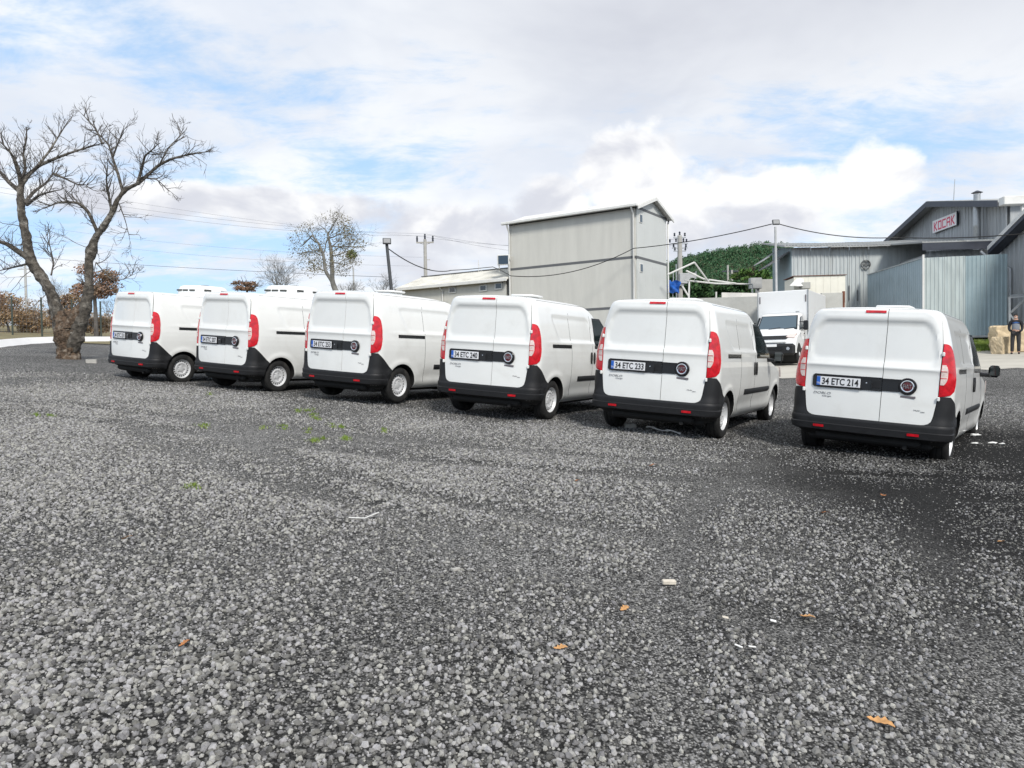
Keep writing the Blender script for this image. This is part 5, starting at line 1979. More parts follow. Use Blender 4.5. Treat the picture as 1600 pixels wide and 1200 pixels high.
def build_person():
    M['skin'] = mat('skin', (0.50, 0.30, 0.22), 0.6)
    M['hair'] = mat('hair_dark', (0.015, 0.012, 0.010), 0.7)
    M['trousers'] = mat('trousers_dark', (0.035, 0.034, 0.036), 0.9, var=0.2, vscale=8)
    M['jacket'] = mat('jacket_black', (0.015, 0.016, 0.02), 0.85)
    M['vest'] = mat('vest_grey', (0.22, 0.24, 0.27), 0.85, var=0.1, vscale=9)
    M['vest_blue'] = mat('vest_blue', (0.03, 0.10, 0.30), 0.8)
    M['mask'] = mat('face_mask', (0.75, 0.75, 0.76), 0.8)
    M['shoe'] = mat('shoe', (0.02, 0.018, 0.016), 0.6)
    g = at(1587, 550, 32.0)
    gz_ = h(g.x, g.y) + .01
    r = empty('person', (g.x, g.y, gz_), math.radians(-35), 'person in dark trousers and a blue and grey work vest standing by the stone block', 'person')
    # facing local -y; metres, 1.72 tall
    V = [(0, 0, .95), (0, .01, 1.15), (0, .015, 1.34), (0, .01, 1.45), (0, -.005, 1.53), (0, -.015, 1.60), (0, -.02, 1.68),
         (.19, .01, 1.40), (.24, .03, 1.14), (.20, -.12, .99), (.10, -.24, 1.00), (.05, -.29, 1.01),
         (-.19, .01, 1.40), (-.25, .03, 1.14), (-.20, -.13, 1.00), (-.09, -.25, 1.03), (-.04, -.30, 1.04),
         (.10, 0, .90), (.11, -.01, .50), (.11, .02, .09), (.12, -.10, .04),
         (-.10, 0, .90), (-.12, -.02, .50), (-.13, .02, .09), (-.15, -.10, .04)]
    Ed = [(0, 1), (1, 2), (2, 3), (3, 4), (4, 5), (5, 6), (3, 7), (7, 8), (8, 9), (9, 10), (10, 11), (3, 12), (12, 13), (13, 14), (14, 15), (15, 16),
          (0, 17), (17, 18), (18, 19), (19, 20), (0, 21), (21, 22), (22, 23), (23, 24)]
    Ra = [(.13, .10), (.12, .09), (.14, .095), (.08, .07), (.05, .05), (.085, .095), (.07, .085), .06, .045, .036, .03, .022, .06, .045, .036, .03, .022,
          .085, .06, .045, .035, .085, .06, .045, .035]
    skinned('body', V, Ed, Ra, M['skin'], r)
    k = [0, 17, 18, 19, 21, 22, 23]
    skinned('trousers', [V[0], V[17], V[18], (.11, .02, .07), V[21], V[22], (-.13, .02, .07)], [(0, 1), (1, 2), (2, 3), (0, 4), (4, 5), (5, 6)],
            [(.15, .12), .105, .08, .068, .105, .08, .068], M['trousers'], r)
    skinned('jacket', [V[0], V[1], V[2], V[3], V[7], V[8], V[9], V[10], V[12], V[13], V[14], V[15]],
            [(0, 1), (1, 2), (2, 3), (3, 4), (4, 5), (5, 6), (6, 7), (3, 8), (8, 9), (9, 10), (10, 11)],
            [(.155, .125), (.15, .115), (.165, .12), (.10, .085), .08, .062, .052, .042, .08, .062, .052, .042], M['jacket'], r)
    skinned('vest', [(0, 0, .93), (0, .005, 1.12), (0, .01, 1.27), (0, .015, 1.36)], [(0, 1), (1, 2), (2, 3)], [(.165, .135), (.16, .128), (.165, .13), (.15, .12)], M['vest'], r)
    skinned('vest_yoke', [(0, .01, 1.30), (0, .012, 1.36), (0, .01, 1.43)], [(0, 1), (1, 2)], [(.172, .135), (.172, .132), (.13, .10)], M['vest_blue'], r)
    skinned('hair', [(0, .025, 1.62), (0, .02, 1.69), (0, -.02, 1.725)], [(0, 1), (1, 2)], [(.078, .075), (.085, .085), (.06, .06)], M['hair'], r)
    skinned('face_mask', [(0, -.085, 1.565), (0, -.085, 1.60)], [(0, 1)], [(.055, .035), (.055, .035)], M['mask'], r)
    for sx, yy in ((.115, 0), (-.14, 0)):
        skinned('shoe', [(sx, .04, .045), (sx * 1.1, -.14, .035)], [(0, 1)], [.052, .042], M['shoe'], r)
    for sx, zz in ((1, 1.01), (-1, 1.04)):               # fingers closing in front of the belly
        for q_ in range(4):
            skinned('finger', [(sx * .06, -.285, zz + .012 - .014 * q_), (sx * .025, -.325, zz + .010 - .014 * q_), (-sx * .012, -.318, zz + .006 - .014 * q_)], [(0, 1), (1, 2)], [.010, .009, .007], M['skin'], r, 0, 1)
        skinned('thumb', [(sx * .07, -.27, zz + .02), (sx * .04, -.30, zz + .045)], [(0, 1)], [.011, .009], M['skin'], r, 0, 1)
    # eyes and nose
    MB().box((0, -.108, 1.635), (.022, .03, .05), bevel=.008).build('nose', M['skin'], r, 60)
    for sx in (-1, 1):
        MB().lathe([(.0, 0), (.010, .002), (.010, .006), (0, .008)], 8, 'y', (sx * .032, -.108, 1.655)).build('eye', M['hair'], r, 60)


build_person()

# stone blocks beside the person
def rough_block(name, c, size, rz, seed, m, label, cat):
    r = random.Random(seed)
    bm = bmesh.new()
    bmesh.ops.create_cube(bm, size=1.0)
    bmesh.ops.subdivide_edges(bm, edges=bm.edges[:], cuts=6, use_grid_fill=True)
    for v in bm.verts:
        p = v.co
        k = Vector((r.uniform(-1, 1), r.uniform(-1, 1), r.uniform(-1, 1))) * .045
        e = max(abs(p.x), abs(p.y), abs(p.z))
        rr = p.length / .5
        if rr > 1.25:
            p *= 1 - .10 * (rr - 1.25)
        p += k * .8
        v.co = Vector((p.x * size[0], p.y * size[1], (p.z + .5) * size[2]))
    me = bpy.data.meshes.new(name)
    bm.to_mesh(me)
    bm.free()
    o = link(name, me, None, m)
    o.location = c
    o.rotation_euler = (0, 0, rz)
    return tag(o, label, cat, 'stone blocks beside the person')


for (px, py, Y, size, rz, sd, lab) in ((1578, 546, 33.2, (1.5, .7, 1.2), -.1, 4, 'big pale stone block standing behind the person'), (1563, 547, 32.6, (.62, .5, .78), .5, 9, 'smaller ochre stone block leaning at the left of the big pale one')):
    p = at(px, py, Y)
    z_ = h(p.x, p.y)
    rough_block('stone_block', (p.x, p.y, z_ - .03), size, rz, sd, M['stone_block'], lab, 'stone block')

# steel trestle in front of the doorway
tq = at(1590, 500, 34.0)
tz = h(tq.x, tq.y)
tr_ = empty('steel_frame', (tq.x, tq.y, tz), RZ_S, 'grey steel frame with a diagonal brace at the shed doorway', 'steel frame')
T = lambda px, py, Y=34.0: at(px, py, Y) - tr_.location
for nm, pts in (('rail', [T(1576, 465), T(1625, 461)]), ('rail', [T(1576, 462, 34.6), T(1625, 457, 34.6)]), ('leg', [T(1578, 465), T(1578, 548)]), ('brace', [T(1580, 488), T(1605, 464)]), ('brace', [T(1577, 489), T(1586, 502)]), ('leg', [T(1618, 462), T(1618, 550)])):
    pts2 = [Vector((pts[0].x, pts[0].y, pts[0].z)), Vector((pts[1].x, pts[1].y, max(0, pts[1].z)))]
    part(nm, MB().tube(pts2, .05, 4), M['galv'], tr_)

# ------------------------------------------------------------------ trees
def grow(mb, p, d, length, r0, depth, rnd, kids=3, bend=.25, up=.15, taper=.45, seg=4, spread=.8, sides=5, twist=None, shrink=.62):
    pts, rad = [p.copy()], [r0]
    dd = d.normalized()
    st = length / seg
    for i in range(seg):
        dd = (dd + Vector((rnd.gauss(0, bend), rnd.gauss(0, bend), rnd.gauss(0, bend) + up)) * .5).normalized()
        pts.append(pts[-1] + dd * st)
        rad.append(r0 * (1 - (1 - taper) * (i + 1) / seg))
    mb.tube(pts, rad, sides if r0 > .03 else (4 if r0 > .012 else 3), cap=False)
    if depth <= 0:
        return pts
    for k in range(kids):
        t = rnd.uniform(.3, 1.0)
        i = min(seg - 1, int(t * seg))
        q = pts[i].lerp(pts[i + 1], t * seg - i)
        td = (pts[i + 1] - pts[i]).normalized()
        o = Vector((rnd.gauss(0, 1), rnd.gauss(0, 1), rnd.gauss(0, 1)))
        o = (o - td * o.dot(td)).normalized()
        nd = (td * rnd.uniform(.5, 1.0) + o * spread).normalized()
        rr = rad[i] * rnd.uniform(.45, .65)
        grow(mb, q, nd, length * rnd.uniform(shrink - .15, shrink + .12), max(rr, .0055), depth - 1, rnd, kids, bend, up, taper, max(3, seg - 1), spread, sides, None, shrink)
    return pts


def gnarl(mb, pts, rad, n, rnd, amp=.16, fine=0.0, sub=6):
    """trunk tube with lumpy bark relief"""
    b0 = len(mb.v)
    # resample
    P, R = [], []
    for i in range(len(pts) - 1):
        for k in range(sub):
            t = k / sub
            P.append(Vector(pts[i]).lerp(Vector(pts[i + 1]), t))
            R.append(rad[i] + (rad[i + 1] - rad[i]) * t)
    P.append(Vector(pts[-1]))
    R.append(rad[-1])
    for it in range(2):
        P = [P[0]] + [(P[i - 1] + P[i] * 2 + P[i + 1]) / 4 for i in range(1, len(P) - 1)] + [P[-1]]
    mb.tube(P, R, n, cap=True)
    for i in range(len(P)):
        for k in range(n):
            j = b0 + i * n + k
            v = Vector(mb.v[j])
            c = P[i]
            w = v - c
            q = 1 + amp * (1.1 * pnoise.noise(v * (1.1 / R[0] * .5)) + .9 * pnoise.noise(v * (1.1 / R[0] * 1.5)) + .25 * rnd.uniform(-1, 1)) + fine * (pnoise.noise(Vector((v.x * 9, v.y * 9, v.z * 3.5))) + .8 * pnoise.noise(Vector((v.x * 19, v.y * 19, v.z * 9))))
            mb.v[j] = tuple(c + w * q)


def left_tree():
    rnd = random.Random(5)
    g = ground_at(108, 561)
    Y = g.y
    root = empty('bare_tree', g, 0, 'big gnarled bare tree with a forked trunk left of the vans', 'tree')
    A = lambda px, py, dy=0.0: at(px, py, Y + dy) - g
    k = Y / FPX
    mb = MB()
    gnarl(mb, [A(104, 576), A(106, 558), A(105, 540), A(103, 522), A(97, 506), A(90, 488)], [20 * k, 16 * k, 14.5 * k, 15 * k, 13 * k, 8 * k], 56, rnd, .22, .15, 12)
    for (x_, y_, dx, dy_, r_) in ((112, 505, 16, -26, 11), (104, 508, 4, -22, 10), (84, 492, -8, -6, 5), (118, 515, 10, -26, 8)):
        gnarl(mb, [A(x_, y_ + 8), A(x_, y_), A(x_ + dx * .6, y_ + dy_ * .6), A(x_ + dx, y_ + dy_)], [r_ * 1.2 * k, r_ * k, r_ * .85 * k, r_ * .7 * k], 26, rnd, .25, .14, 6)
    part('trunk', mb, M['bark_brown'], root, 70)
    mb = MB()
    gnarl(mb, [A(112, 548), A(120, 520), A(131, 492), A(137, 465), A(138, 440), A(139, 410), A(141, 398), A(150, 370), A(163, 353), A(175, 333), A(183, 312), A(196, 296), A(215, 287)],
          [11 * k, 11 * k, 9 * k, 7.0 * k, 6.4 * k, 6.2 * k, 7.6 * k, 5.4 * k, 4.6 * k, 4.1 * k, 3.7 * k, 3.2 * k, 2.7 * k], 20, rnd, .24, .10, 9)
    part('limb', mb, M['bark'], root, 70)
    mb = MB()
    gnarl(mb, [A(96, 512), A(88, 484), A(80, 458), A(66, 435), A(50, 412), A(44, 390), A(40, 362), A(34, 335), A(31, 305), A(33, 285)],
          [11 * k, 9 * k, 8 * k, 7.4 * k, 7 * k, 6.6 * k, 6.4 * k, 5.6 * k, 4.8 * k, 4 * k], 20, rnd, .24, .10, 9)
    part('limb', mb, M['bark'], root, 70)
    # second-order limbs as seen against the sky: (points, start radius px)
    limbs = [
        ([(215, 287), (232, 272), (248, 258), (268, 248), (292, 242), (315, 238)], 3.6, .4),
        ([(215, 287), (222, 262), (226, 244), (240, 232)], 3.2, -.3),
        ([(175, 333), (170, 305), (166, 282), (168, 262)], 2.6, -.5),
        ([(192, 300), (184, 270), (176, 246), (170, 226), (150, 205)], 3.0, .3),
        ([(152, 362), (138, 330), (122, 317), (108, 316), (92, 316), (70, 325)], 3.4, -.6),
        ([(33, 290), (45, 272), (62, 258), (90, 246), (118, 236), (145, 228)], 4.2, .5),
        ([(33, 290), (28, 262), (18, 240), (4, 225)], 4.0, -.4),
        ([(32, 300), (14, 285), (0, 268), (-20, 250)], 4.6, .3),
        ([(38, 318), (52, 300), (72, 286), (84, 270)], 3.6, .7),
        ([(42, 320), (62, 304), (86, 298)], 3.2, -.7),
        ([(84, 272), (104, 280), (120, 288), (137, 289)], 2.2, .2),
        ([(45, 404), (24, 390), (8, 380), (-25, 372)], 6.0, -.2),
        ([(33, 286), (40, 262), (36, 240), (42, 215)], 3.4, .2),
        ([(60, 258), (78, 235), (92, 212), (106, 190)], 2.4, .5),
        ([(44, 412), (20, 418), (-6, 424)], 2.2, .6),
        ([(80, 430), (84, 410), (78, 384), (72, 364)], 1.6, .4),
        ([(160, 225), (152, 205), (140, 190), (128, 178)], 1.8, .1),
        ([(176, 246), (185, 222), (192, 205)], 1.8, -.2),
        ([(250, 256), (262, 232), (280, 214), (284, 205)], 1.7, .2),
        ([(150, 410), (170, 434), (190, 438), (206, 430)], 1.0, .2),
        ([(186, 318), (196, 345), (202, 370)], 1.1, .1),
        ([(228, 278), (245, 280), (262, 296)], 1.7, .2),
    ]
    tw = MB()
    for pl, rpx, dy in limbs:
        n = len(pl)
        pts = [A(x, y, dy * i / (n - 1) * 1.6) for i, (x, y) in enumerate(pl)]
        rad = [max(.85 * rpx * k * (1 - .68 * i / (n - 1)), .008) for i in range(n)]
        mb = MB()
        gnarl(mb, pts, rad, 7, rnd, .10)
        part('limb', mb, M['bark'], root, 70)
        # twigs
        for i in range(n - 1):
            m_ = 6 if rpx > 2 else 4
            for q_ in range(m_):
                t = rnd.random()
                p = pts[i].lerp(pts[i + 1], t)
                td = (pts[i + 1] - pts[i]).normalized()
                o = Vector((rnd.gauss(0, 1), rnd.gauss(0, .8), rnd.gauss(.6, .8)))
                nd = (td * .7 + o.normalized() * .8)
                droop = .16 if p.z > 2.5 else .0
                if pl[-1][0] > 240 and rnd.random() < .45:
                    nd.z -= .8
                    droop = -.05
                grow(tw, p, nd, rnd.uniform(.24, .60), rnd.uniform(.010, .016), 2, rnd, 2, .26, droop, .45, 4, .65, 4)
        grow(tw, pts[-1], pts[-1] - pts[-2], rnd.uniform(.28, .45), rad[-1], 2, rnd, 4, .28, .1, .45, 4, .65, 4)
    for pl in ([(139, 440), (139, 410), (150, 370)], [(80, 458), (66, 435), (50, 412)], [(44, 390), (40, 362), (34, 335)]):
        for q_ in range(5):
            i = rnd.randrange(len(pl) - 1)
            p = A(*pl[i]).lerp(A(*pl[i + 1]), rnd.random())
            grow(tw, p, Vector((rnd.uniform(-1, 1), rnd.uniform(-.6, .6), rnd.uniform(-.5, .3))), rnd.uniform(.6, 1.1), .013, 2, rnd, 3, .3, .0, .35, 4, .7, 4)
    o = part('twigs', tw, M['twig'], root, 180)
    o['kind'] = 'stuff'


left_tree()


def leaf_cloud(mb, c, rx, ry, rz, n, size, rnd, shell=.35, flat=.0):
    for i in range(n):
        while True:
            v = Vector((rnd.uniform(-1, 1), rnd.uniform(-1, 1), rnd.uniform(-1, 1)))
            if shell ** 2 < v.length_squared < 1:
                break
        p = Vector((c[0] + v.x * rx, c[1] + v.y * ry, c[2] + v.z * rz))
        a = Vector((rnd.gauss(0, 1), rnd.gauss(0, 1), rnd.gauss(0, 1))).normalized()
        b = a.orthogonal().normalized()
        s = size * rnd.uniform(.6, 1.4)
        w = a.cross(b)
        k = len(mb.v)
        mb.v += [tuple(p - b * s), tuple(p + w * s * .55), tuple(p + b * s), tuple(p - w * s * .55)]
        mb.f.append((k, k + 1, k + 2, k + 3))
        mb.mi.append(0)


def far_tree(name, px, py_base, Y, crown, trunk_r, leaf, bark, label, seed, nleaf=900, lsize=.12, blobs=9, branch=True, cat='tree', base_z=None, shell=.2, twig_depth=2):
    """crown: (px centre, py centre, half width px, half height px)"""
    rnd = random.Random(seed)
    k = Y / FPX
    b = at(px, py_base, Y)
    gz_ = h(b.x, b.y) if base_z is None else base_z
    root = empty(name, (b.x, b.y, gz_), 0, label, cat)
    cc = at(crown[0], crown[1], Y) - root.location
    rx, rz = crown[2] * k, crown[3] * k
    tb = MB()
    if branch:
        top = cc - Vector((0, 0, rz * .45))
        gnarl(tb, [Vector((0, 0, -.2)), Vector((top.x * .3, 0, top.z * .5)), top], [trunk_r * 1.25, trunk_r, trunk_r * .75], 8, rnd, .12)
        for i in range(7):
            w = 2 * math.pi * i / 7 + rnd.uniform(-.3, .3)
            d = Vector((math.cos(w) * rx * .8, math.sin(w) * rx * .7, rz * rnd.uniform(.2, 1.1)))
            grow(tb, top, d, d.length * rnd.uniform(.75, 1.0), trunk_r * .55, twig_depth, rnd, 4, .22, .12, .4, 4, .8, 5)
        part('trunk', tb, bark, root, 60)
    mb = MB()
    for i in range(blobs):
        v = Vector((rnd.uniform(-1, 1), rnd.uniform(-1, 1), rnd.uniform(-1, 1)))
        if v.length > 1:
            v.normalize()
        f = rnd.uniform(.22, .42)
        leaf_cloud(mb, cc + Vector((v.x * rx * .8, v.y * rx * .8, v.z * rz * .8)), rx * f, rx * f, rz * f, nleaf // blobs, lsize, rnd, shell)
    part('crown', mb, leaf, root)
    return root


far_tree('oak_tree', 150, 500, 42.0, (147, 441, 36, 27), .11, M['oak_leaf'], M['twig'], 'small oak with dry red-brown leaves behind the bare tree', 3, 3200, .07, 40)
far_tree('oak_tree', 385, 470, 60.0, (386, 447, 26, 8), .12, M['oak_leaf'], M['twig'], 'small rusty-leaved tree left of the round bare bush', 4, 1400, .08, 18)


def bare_far_tree():
    rnd = random.Random(12)
    Y = 50.0
    b = at(526, 462, Y)
    gz_ = h(b.x, b.y)
    root = empty('sparse_tree', (b.x, b.y, gz_), 0, 'tall nearly leafless tree with a mistletoe ball behind the third van', 'tree')
    A = lambda px, py, dy=0.0: at(px, py, Y + dy) - root.location
    mb = MB()
    gnarl(mb, [Vector((.15, 0, -.1)), A(527, 460), A(519, 440), A(519, 415), A(517, 388), A(512, 365)], [.24, .20, .16, .14, .11, .06], 8, rnd, .1)
    gnarl(mb, [A(519, 440), A(508, 423), A(506, 400), A(498, 380), A(487, 368)], [.13, .11, .10, .08, .05], 7, rnd, .1)
    part('trunk', mb, M['far_twig'], root, 60)
    tw = MB()
    for (x0, y0, x1, y1) in ((517, 388, 540, 372), (517, 395, 555, 385), (512, 365, 530, 345), (512, 365, 500, 345), (498, 380, 470, 372), (487, 368, 465, 385), (506, 400, 478, 395), (506, 423, 492, 410),
                             (517, 400, 548, 405), (514, 372, 550, 358), (490, 370, 480, 350), (519, 410, 545, 420), (505, 398, 520, 350), (503, 390, 462, 398), (517, 385, 565, 398)):
        dy = rnd.uniform(-1.4, 1.4)
        a, e = A(x0, y0), A(x1, y1, dy)
        grow(tw, a, e - a, (e - a).length, .055, 3, rnd, 4, .3, .06, .35, 5, .8, 4)
    o = part('twigs', tw, M['far_twig'], root, 180)
    o['kind'] = 'stuff'
    mb = MB()
    for i in range(58):
        w, q_ = rnd.uniform(0, 6.28), rnd.random() ** .5
        cpx, cpy = 512 + 58 * q_ * math.cos(w), 384 + 46 * q_ * math.sin(w)
        leaf_cloud(mb, A(cpx, cpy, rnd.uniform(-1.6, 1.6)), .55, .55, .5, 62, .055, rnd, .1)
    o = part('leaves', mb, M['olive_leaf'], root)
    o['kind'] = 'stuff'
    mb = MB()
    leaf_cloud(mb, A(550, 398, -.6), .33, .33, .33, 200, .08, rnd, .0)
    part('mistletoe', mb, M['mistletoe'], root)


bare_far_tree()


def bare_bush(px, py, Y, wpx, hpx, label, seed, m, n=16, name='bare_bush'):
    rnd = random.Random(seed)
    b = at(px, py, Y)
    root = empty(name, (b.x, b.y, h(b.x, b.y)), 0, label, 'bush')
    k = Y / FPX
    top = at(px, py - hpx, Y).z - root.location.z
    tw = MB()
    z0 = max(0, b.z - root.location.z)
    tw.tube([(0, 0, -.1), (0, 0, z0 + .2)], [.12, .09], 6)
    for i in range(n):
        w = 2 * math.pi * i / n + rnd.uniform(-.2, .2)
        e = rnd.uniform(.15, 1.0)
        d = Vector((math.cos(w) * wpx * k * e, math.sin(w) * wpx * k * e * .7, (top - z0) * (1.08 - .55 * e)))
        grow(tw, Vector((0, 0, z0)), d, d.length * .8, .035, 3, rnd, 4, .16, .10, .35, 4, .55, 4)
    o = part('twigs', tw, m, root, 180)
    o['kind'] = 'stuff'


bare_bush(437, 462, 56.0, 36, 48, 'round bare grey bush behind the second van', 31, M['far_twig'])
bare_bush(545, 470, 60.0, 25, 28, 'thin bare bush at the foot of the leaning lamp pole', 33, M['far_twig'], 9)
bare_bush(600, 470, 60.0, 22, 36, 'thin bare bush between the lamp pole and the annexe', 34, M['far_twig'], 8)
bare_bush(185, 510, 50.0, 30, 40, 'grey bare thicket just left of the first van', 36, M['far_twig'], 9)
bare_bush(95, 505, 52.0, 26, 52, 'pale bare thicket showing through the fork of the bare tree', 38, M['far_twig'], 10)
far_tree('autumn_shrub', 15, 515, 44.0, (6, 484, 36, 30), .06, M['shrub_leaf'], M['twig'], 'rusty brown shrub at the left edge behind the wire fence', 41, 4200, .065, 40, cat='shrub')
far_tree('autumn_shrub', 50, 515, 46.0, (52, 503, 28, 19), .05, M['shrub_leaf'], M['twig'], 'brown leafy shrub beside the green fence post', 42, 3000, .06, 30, cat='shrub')
far_tree('autumn_shrub', 100, 512, 46.0, (112, 478, 20, 22), .08, M['shrub_leaf'], M['twig'], 'orange-brown shrub behind the fork of the bare tree', 43, 2200, .06, 24, cat='shrub')
far_tree('autumn_shrub', 155, 518, 44.0, (152, 508, 22, 14), .06, M['shrub_leaf'], M['twig'], 'low orange shrub between the bare tree and the first van', 44, 2000, .06, 24, cat='shrub')
far_tree('autumn_shrub', -30, 515, 47.0, (-38, 486, 40, 32), .06, M['shrub_leaf'], M['twig'], 'brown shrub cut by the left edge of the picture', 45, 2500, .07, 24, cat='shrub')

# evergreens right of the block
far_tree('pine_tree', 1165, 470, 70.0, (1172, 434, 30, 13), .16, M['pine_leaf'], M['bark_brown'], 'bright green umbrella pine left of the long shed', 51, 2600, .20, 18)
far_tree('evergreen_bush', 1095, 478, 56.0, (1095, 456, 27, 22), .10, M['dark_leaf'], M['bark_brown'], 'dark green bush under the pipe frame', 52, 2400, .15, 16, cat='bush')
far_tree('evergreen_bush', 1060, 470, 62.0, (1062, 448, 20, 16), .10, M['dark_leaf'], M['bark_brown'], 'dark bush behind the blue tarpaulin', 53, 1300, .16, 10, cat='bush')
far_tree('evergreen_bush', 1150, 470, 62.0, (1150, 452, 32, 12), .10, M['dark_leaf'], M['bark_brown'], 'dark hedge-like bush over the whitewashed wall', 54, 1600, .16, 12, cat='bush')


# wooded hill
def hill():
    rnd = random.Random(77)
    def hz(x, y):
        # ridge about 330 m away, rising to the right
        t = np.clip((y - 130) / 200, 0, 1)
        r = 6 + 37 * (t * t * (3 - 2 * t))
        a = x / np.maximum(y, 1)
        env = 1 / (1 + np.exp(-(a - .12) * 30))
        env = env * (.96 + .13 * np.clip((a - .2) / .13, 0, 1)) * (1 - .5 * np.clip((a - .37) / .14, 0, 1))
        return 1.0 + (r - 1) * env
    xs = np.linspace(-60, 260, 60)
    ys = np.linspace(110, 420, 40)
    o = grid_sheet('hill', xs, ys, lambda x, y: hz(x, y) - 1.0, M['hill_leaf'])
    tag(o, 'low wooded hill behind the sheds', 'hill', kind='structure')
    mb = MB()
    n = 0
    pts = []
    while n < 900:
        y = rnd.uniform(190, 345)
        x = y * rnd.uniform(.15, .42)
        z = float(hz(np.array(x), np.array(y)))
        s = rnd.uniform(1.2, 2.1)
        pts.append((x, y, z, s))
        n += 1
    for (x, y, z, s) in pts:
        for j in range(4):
            c = (x + rnd.uniform(-.5, .5) * s, y + rnd.uniform(-.5, .5) * s, z + s * (.6 + .45 * j))
            f = 1.05 - .17 * j
            leaf_cloud(mb, c, s * f, s * f, s * .62, 40, .30, rnd, .6)
    o = link('hill_wood', mb.mesh('hill_wood'), None, M['hill_leaf'])
    tag(o, 'dense green pine wood covering the far hill', 'wood', kind='stuff')


hill()

# ------------------------------------------------------------------ left boundary: white kerb, wire fence
kp = [ground_at(-60, 548), ground_at(0, 543), ground_at(52, 537), ground_at(95, 535), ground_at(180, 534), ground_at(240, 534)]
M['kerb_white'] = mat('kerb_paint', (0.90, 0.90, 0.89), 0.8, var=0.04, vscale=1.0)
kr = empty('white_kerb', kp[2], 0, 'low whitewashed kerb wall running along the left edge of the lot', 'kerb')
for a, b in zip(kp[:-1], kp[1:]):
    d = (b - a)
    n2 = Vector((-d.y, d.x, 0)).normalized() * .30
    hh = .26
    a2, b2 = a - kr.location, b - kr.location - d.normalized() * .02
    e1, e2 = n2 * .7 + Vector((0, 0, hh)), n2 * 1.3 + Vector((0, 0, hh - .02))
    dn = Vector((0, 0, -.25))
    mb = MB()
    mb.add([a2 + dn, b2 + dn, b2, a2, a2 + e1, b2 + e1, b2 + e2, a2 + e2, a2 + e2 + dn * 2, b2 + e2 + dn * 2],
           [(0, 1, 2, 3), (3, 2, 5, 4), (4, 5, 6, 7), (7, 6, 9, 8), (0, 3, 4, 7, 8), (1, 9, 6, 5, 2), (0, 8, 9, 1)])
    part('kerb_block', mb, M['kerb_white'], kr)
fz0 = [at(-70, 520, 40), at(66, 525, 39), at(200, 524, 43), at(330, 520, 50)]
wf = empty('wire_fence', (fz0[1].x, fz0[1].y, h(fz0[1].x, fz0[1].y)), 0, 'thin wire mesh fence on green posts behind the white kerb', 'fence')
M['green_post'] = mat('green_post', (0.05, 0.065, 0.055), 0.6)
base = []
for i in range(len(fz0) - 1):
    a, b = fz0[i], fz0[i + 1]
    for k in range(3):
        p = a.lerp(b, k / 3)
        base.append(Vector((p.x, p.y, h(p.x, p.y))) - wf.location)
for p in base:
    part('post', MB().tube([p, p + Vector((0, 0, 2.1))], .045, 6), M['green_post'], wf, 40)
mb = MB()
for a, b in zip(base[:-1], base[1:]):
    for z_ in np.linspace(.15, 1.95, 10):
        mb.tube([a + Vector((0, 0, z_)), b + Vector((0, 0, z_))], .004, 3, cap=False)
    L = (b - a).length
    for t in np.arange(0, 1, .22 / L):
        p = a.lerp(b, t)
        mb.tube([p + Vector((0, 0, .1)), p + Vector((0, 0, 1.95))], .004, 3, cap=False)
mo = part('mesh_wires', mb, M['wire'], wf)
mo['kind'] = 'stuff'
pyl = at(39, 412, 110)
pz = h(pyl.x, pyl.y)
tag(MB().tube([(pyl.x, pyl.y, pz), (pyl.x, pyl.y, pyl.z)], [.22, .16], 6).box((pyl.x, pyl.y, pyl.z - .8), (2.2, .15, .15)).box((pyl.x, pyl.y, pyl.z - 1.9), (1.6, .12, .12)).build('far_pole', M['pole_grey'], None),
    'far grey electric pole seen through the branches of the bare tree', 'electric pole')
fp = at(552, 418, 75)
tag(MB().tube([(fp.x, fp.y, h(fp.x, fp.y)), fp], [.12, .09], 6).build('far_pole', M['pole_grey'], None), 'short far grey post between the sparse tree and the lamp pole', 'post')
# thicket that closes the view behind the field: one brown and grey mass
def thicket():
    rnd = random.Random(88)
    mb = MB()
    for i in range(230):
        px = rnd.uniform(-140, 330)
        Y = rnd.uniform(62, 84)
        b = at(px, 520, Y)
        z = h(b.x, b.y)
        hh = rnd.uniform(1.2, 2.6) * (1.25 if px < 60 else .85)
        leaf_cloud(mb, (b.x, b.y, z + hh * .45), 1.5, 1.2, hh * .55, 90, .10, rnd, .1)
    o = mb.build('thicket', M['thicket'], None)
    tag(o, 'brown and grey thicket closing the field behind the wire fence', 'thicket', kind='stuff')


M['thicket'] = leaf_mat('thicket_twigs', (0.27, 0.21, 0.15), (0.36, 0.31, 0.24), (0.28, 0.17, 0.11))
thicket()

# grass at the foot of the sheet screen and weeds in the gravel
def tufts(name, spots, m, label, blades, hgt, spread, rnd):
    mb = MB()
    for (x, y) in spots:
        for i in range(blades):
            w = rnd.uniform(0, 6.28)
            r_ = abs(rnd.gauss(0, spread))
            bx, by = x + math.cos(w) * r_, y + math.sin(w) * r_
            z = h(bx, by)
            d = Vector((rnd.gauss(0, .5), rnd.gauss(0, .5), 1)).normalized()
            L = hgt * rnd.uniform(.5, 1.2)
            s = Vector((math.cos(w + 1.3), math.sin(w + 1.3), 0)) * hgt * .07
            p = Vector((bx, by, z))
            e = p + d * L + Vector((d.x, d.y, -.2)) * L * .3
            k = len(mb.v)
            mb.v += [tuple(p - s), tuple(p + s), tuple(p + d * L * .6 + s * .8), tuple(e), tuple(p + d * L * .6 - s * .8)]
            mb.f.append((k, k + 1, k + 2, k + 3, k + 4))
            mb.mi.append(0)
    o = mb.build(name, m, None)
    return tag(o, label, 'weeds', kind='stuff')


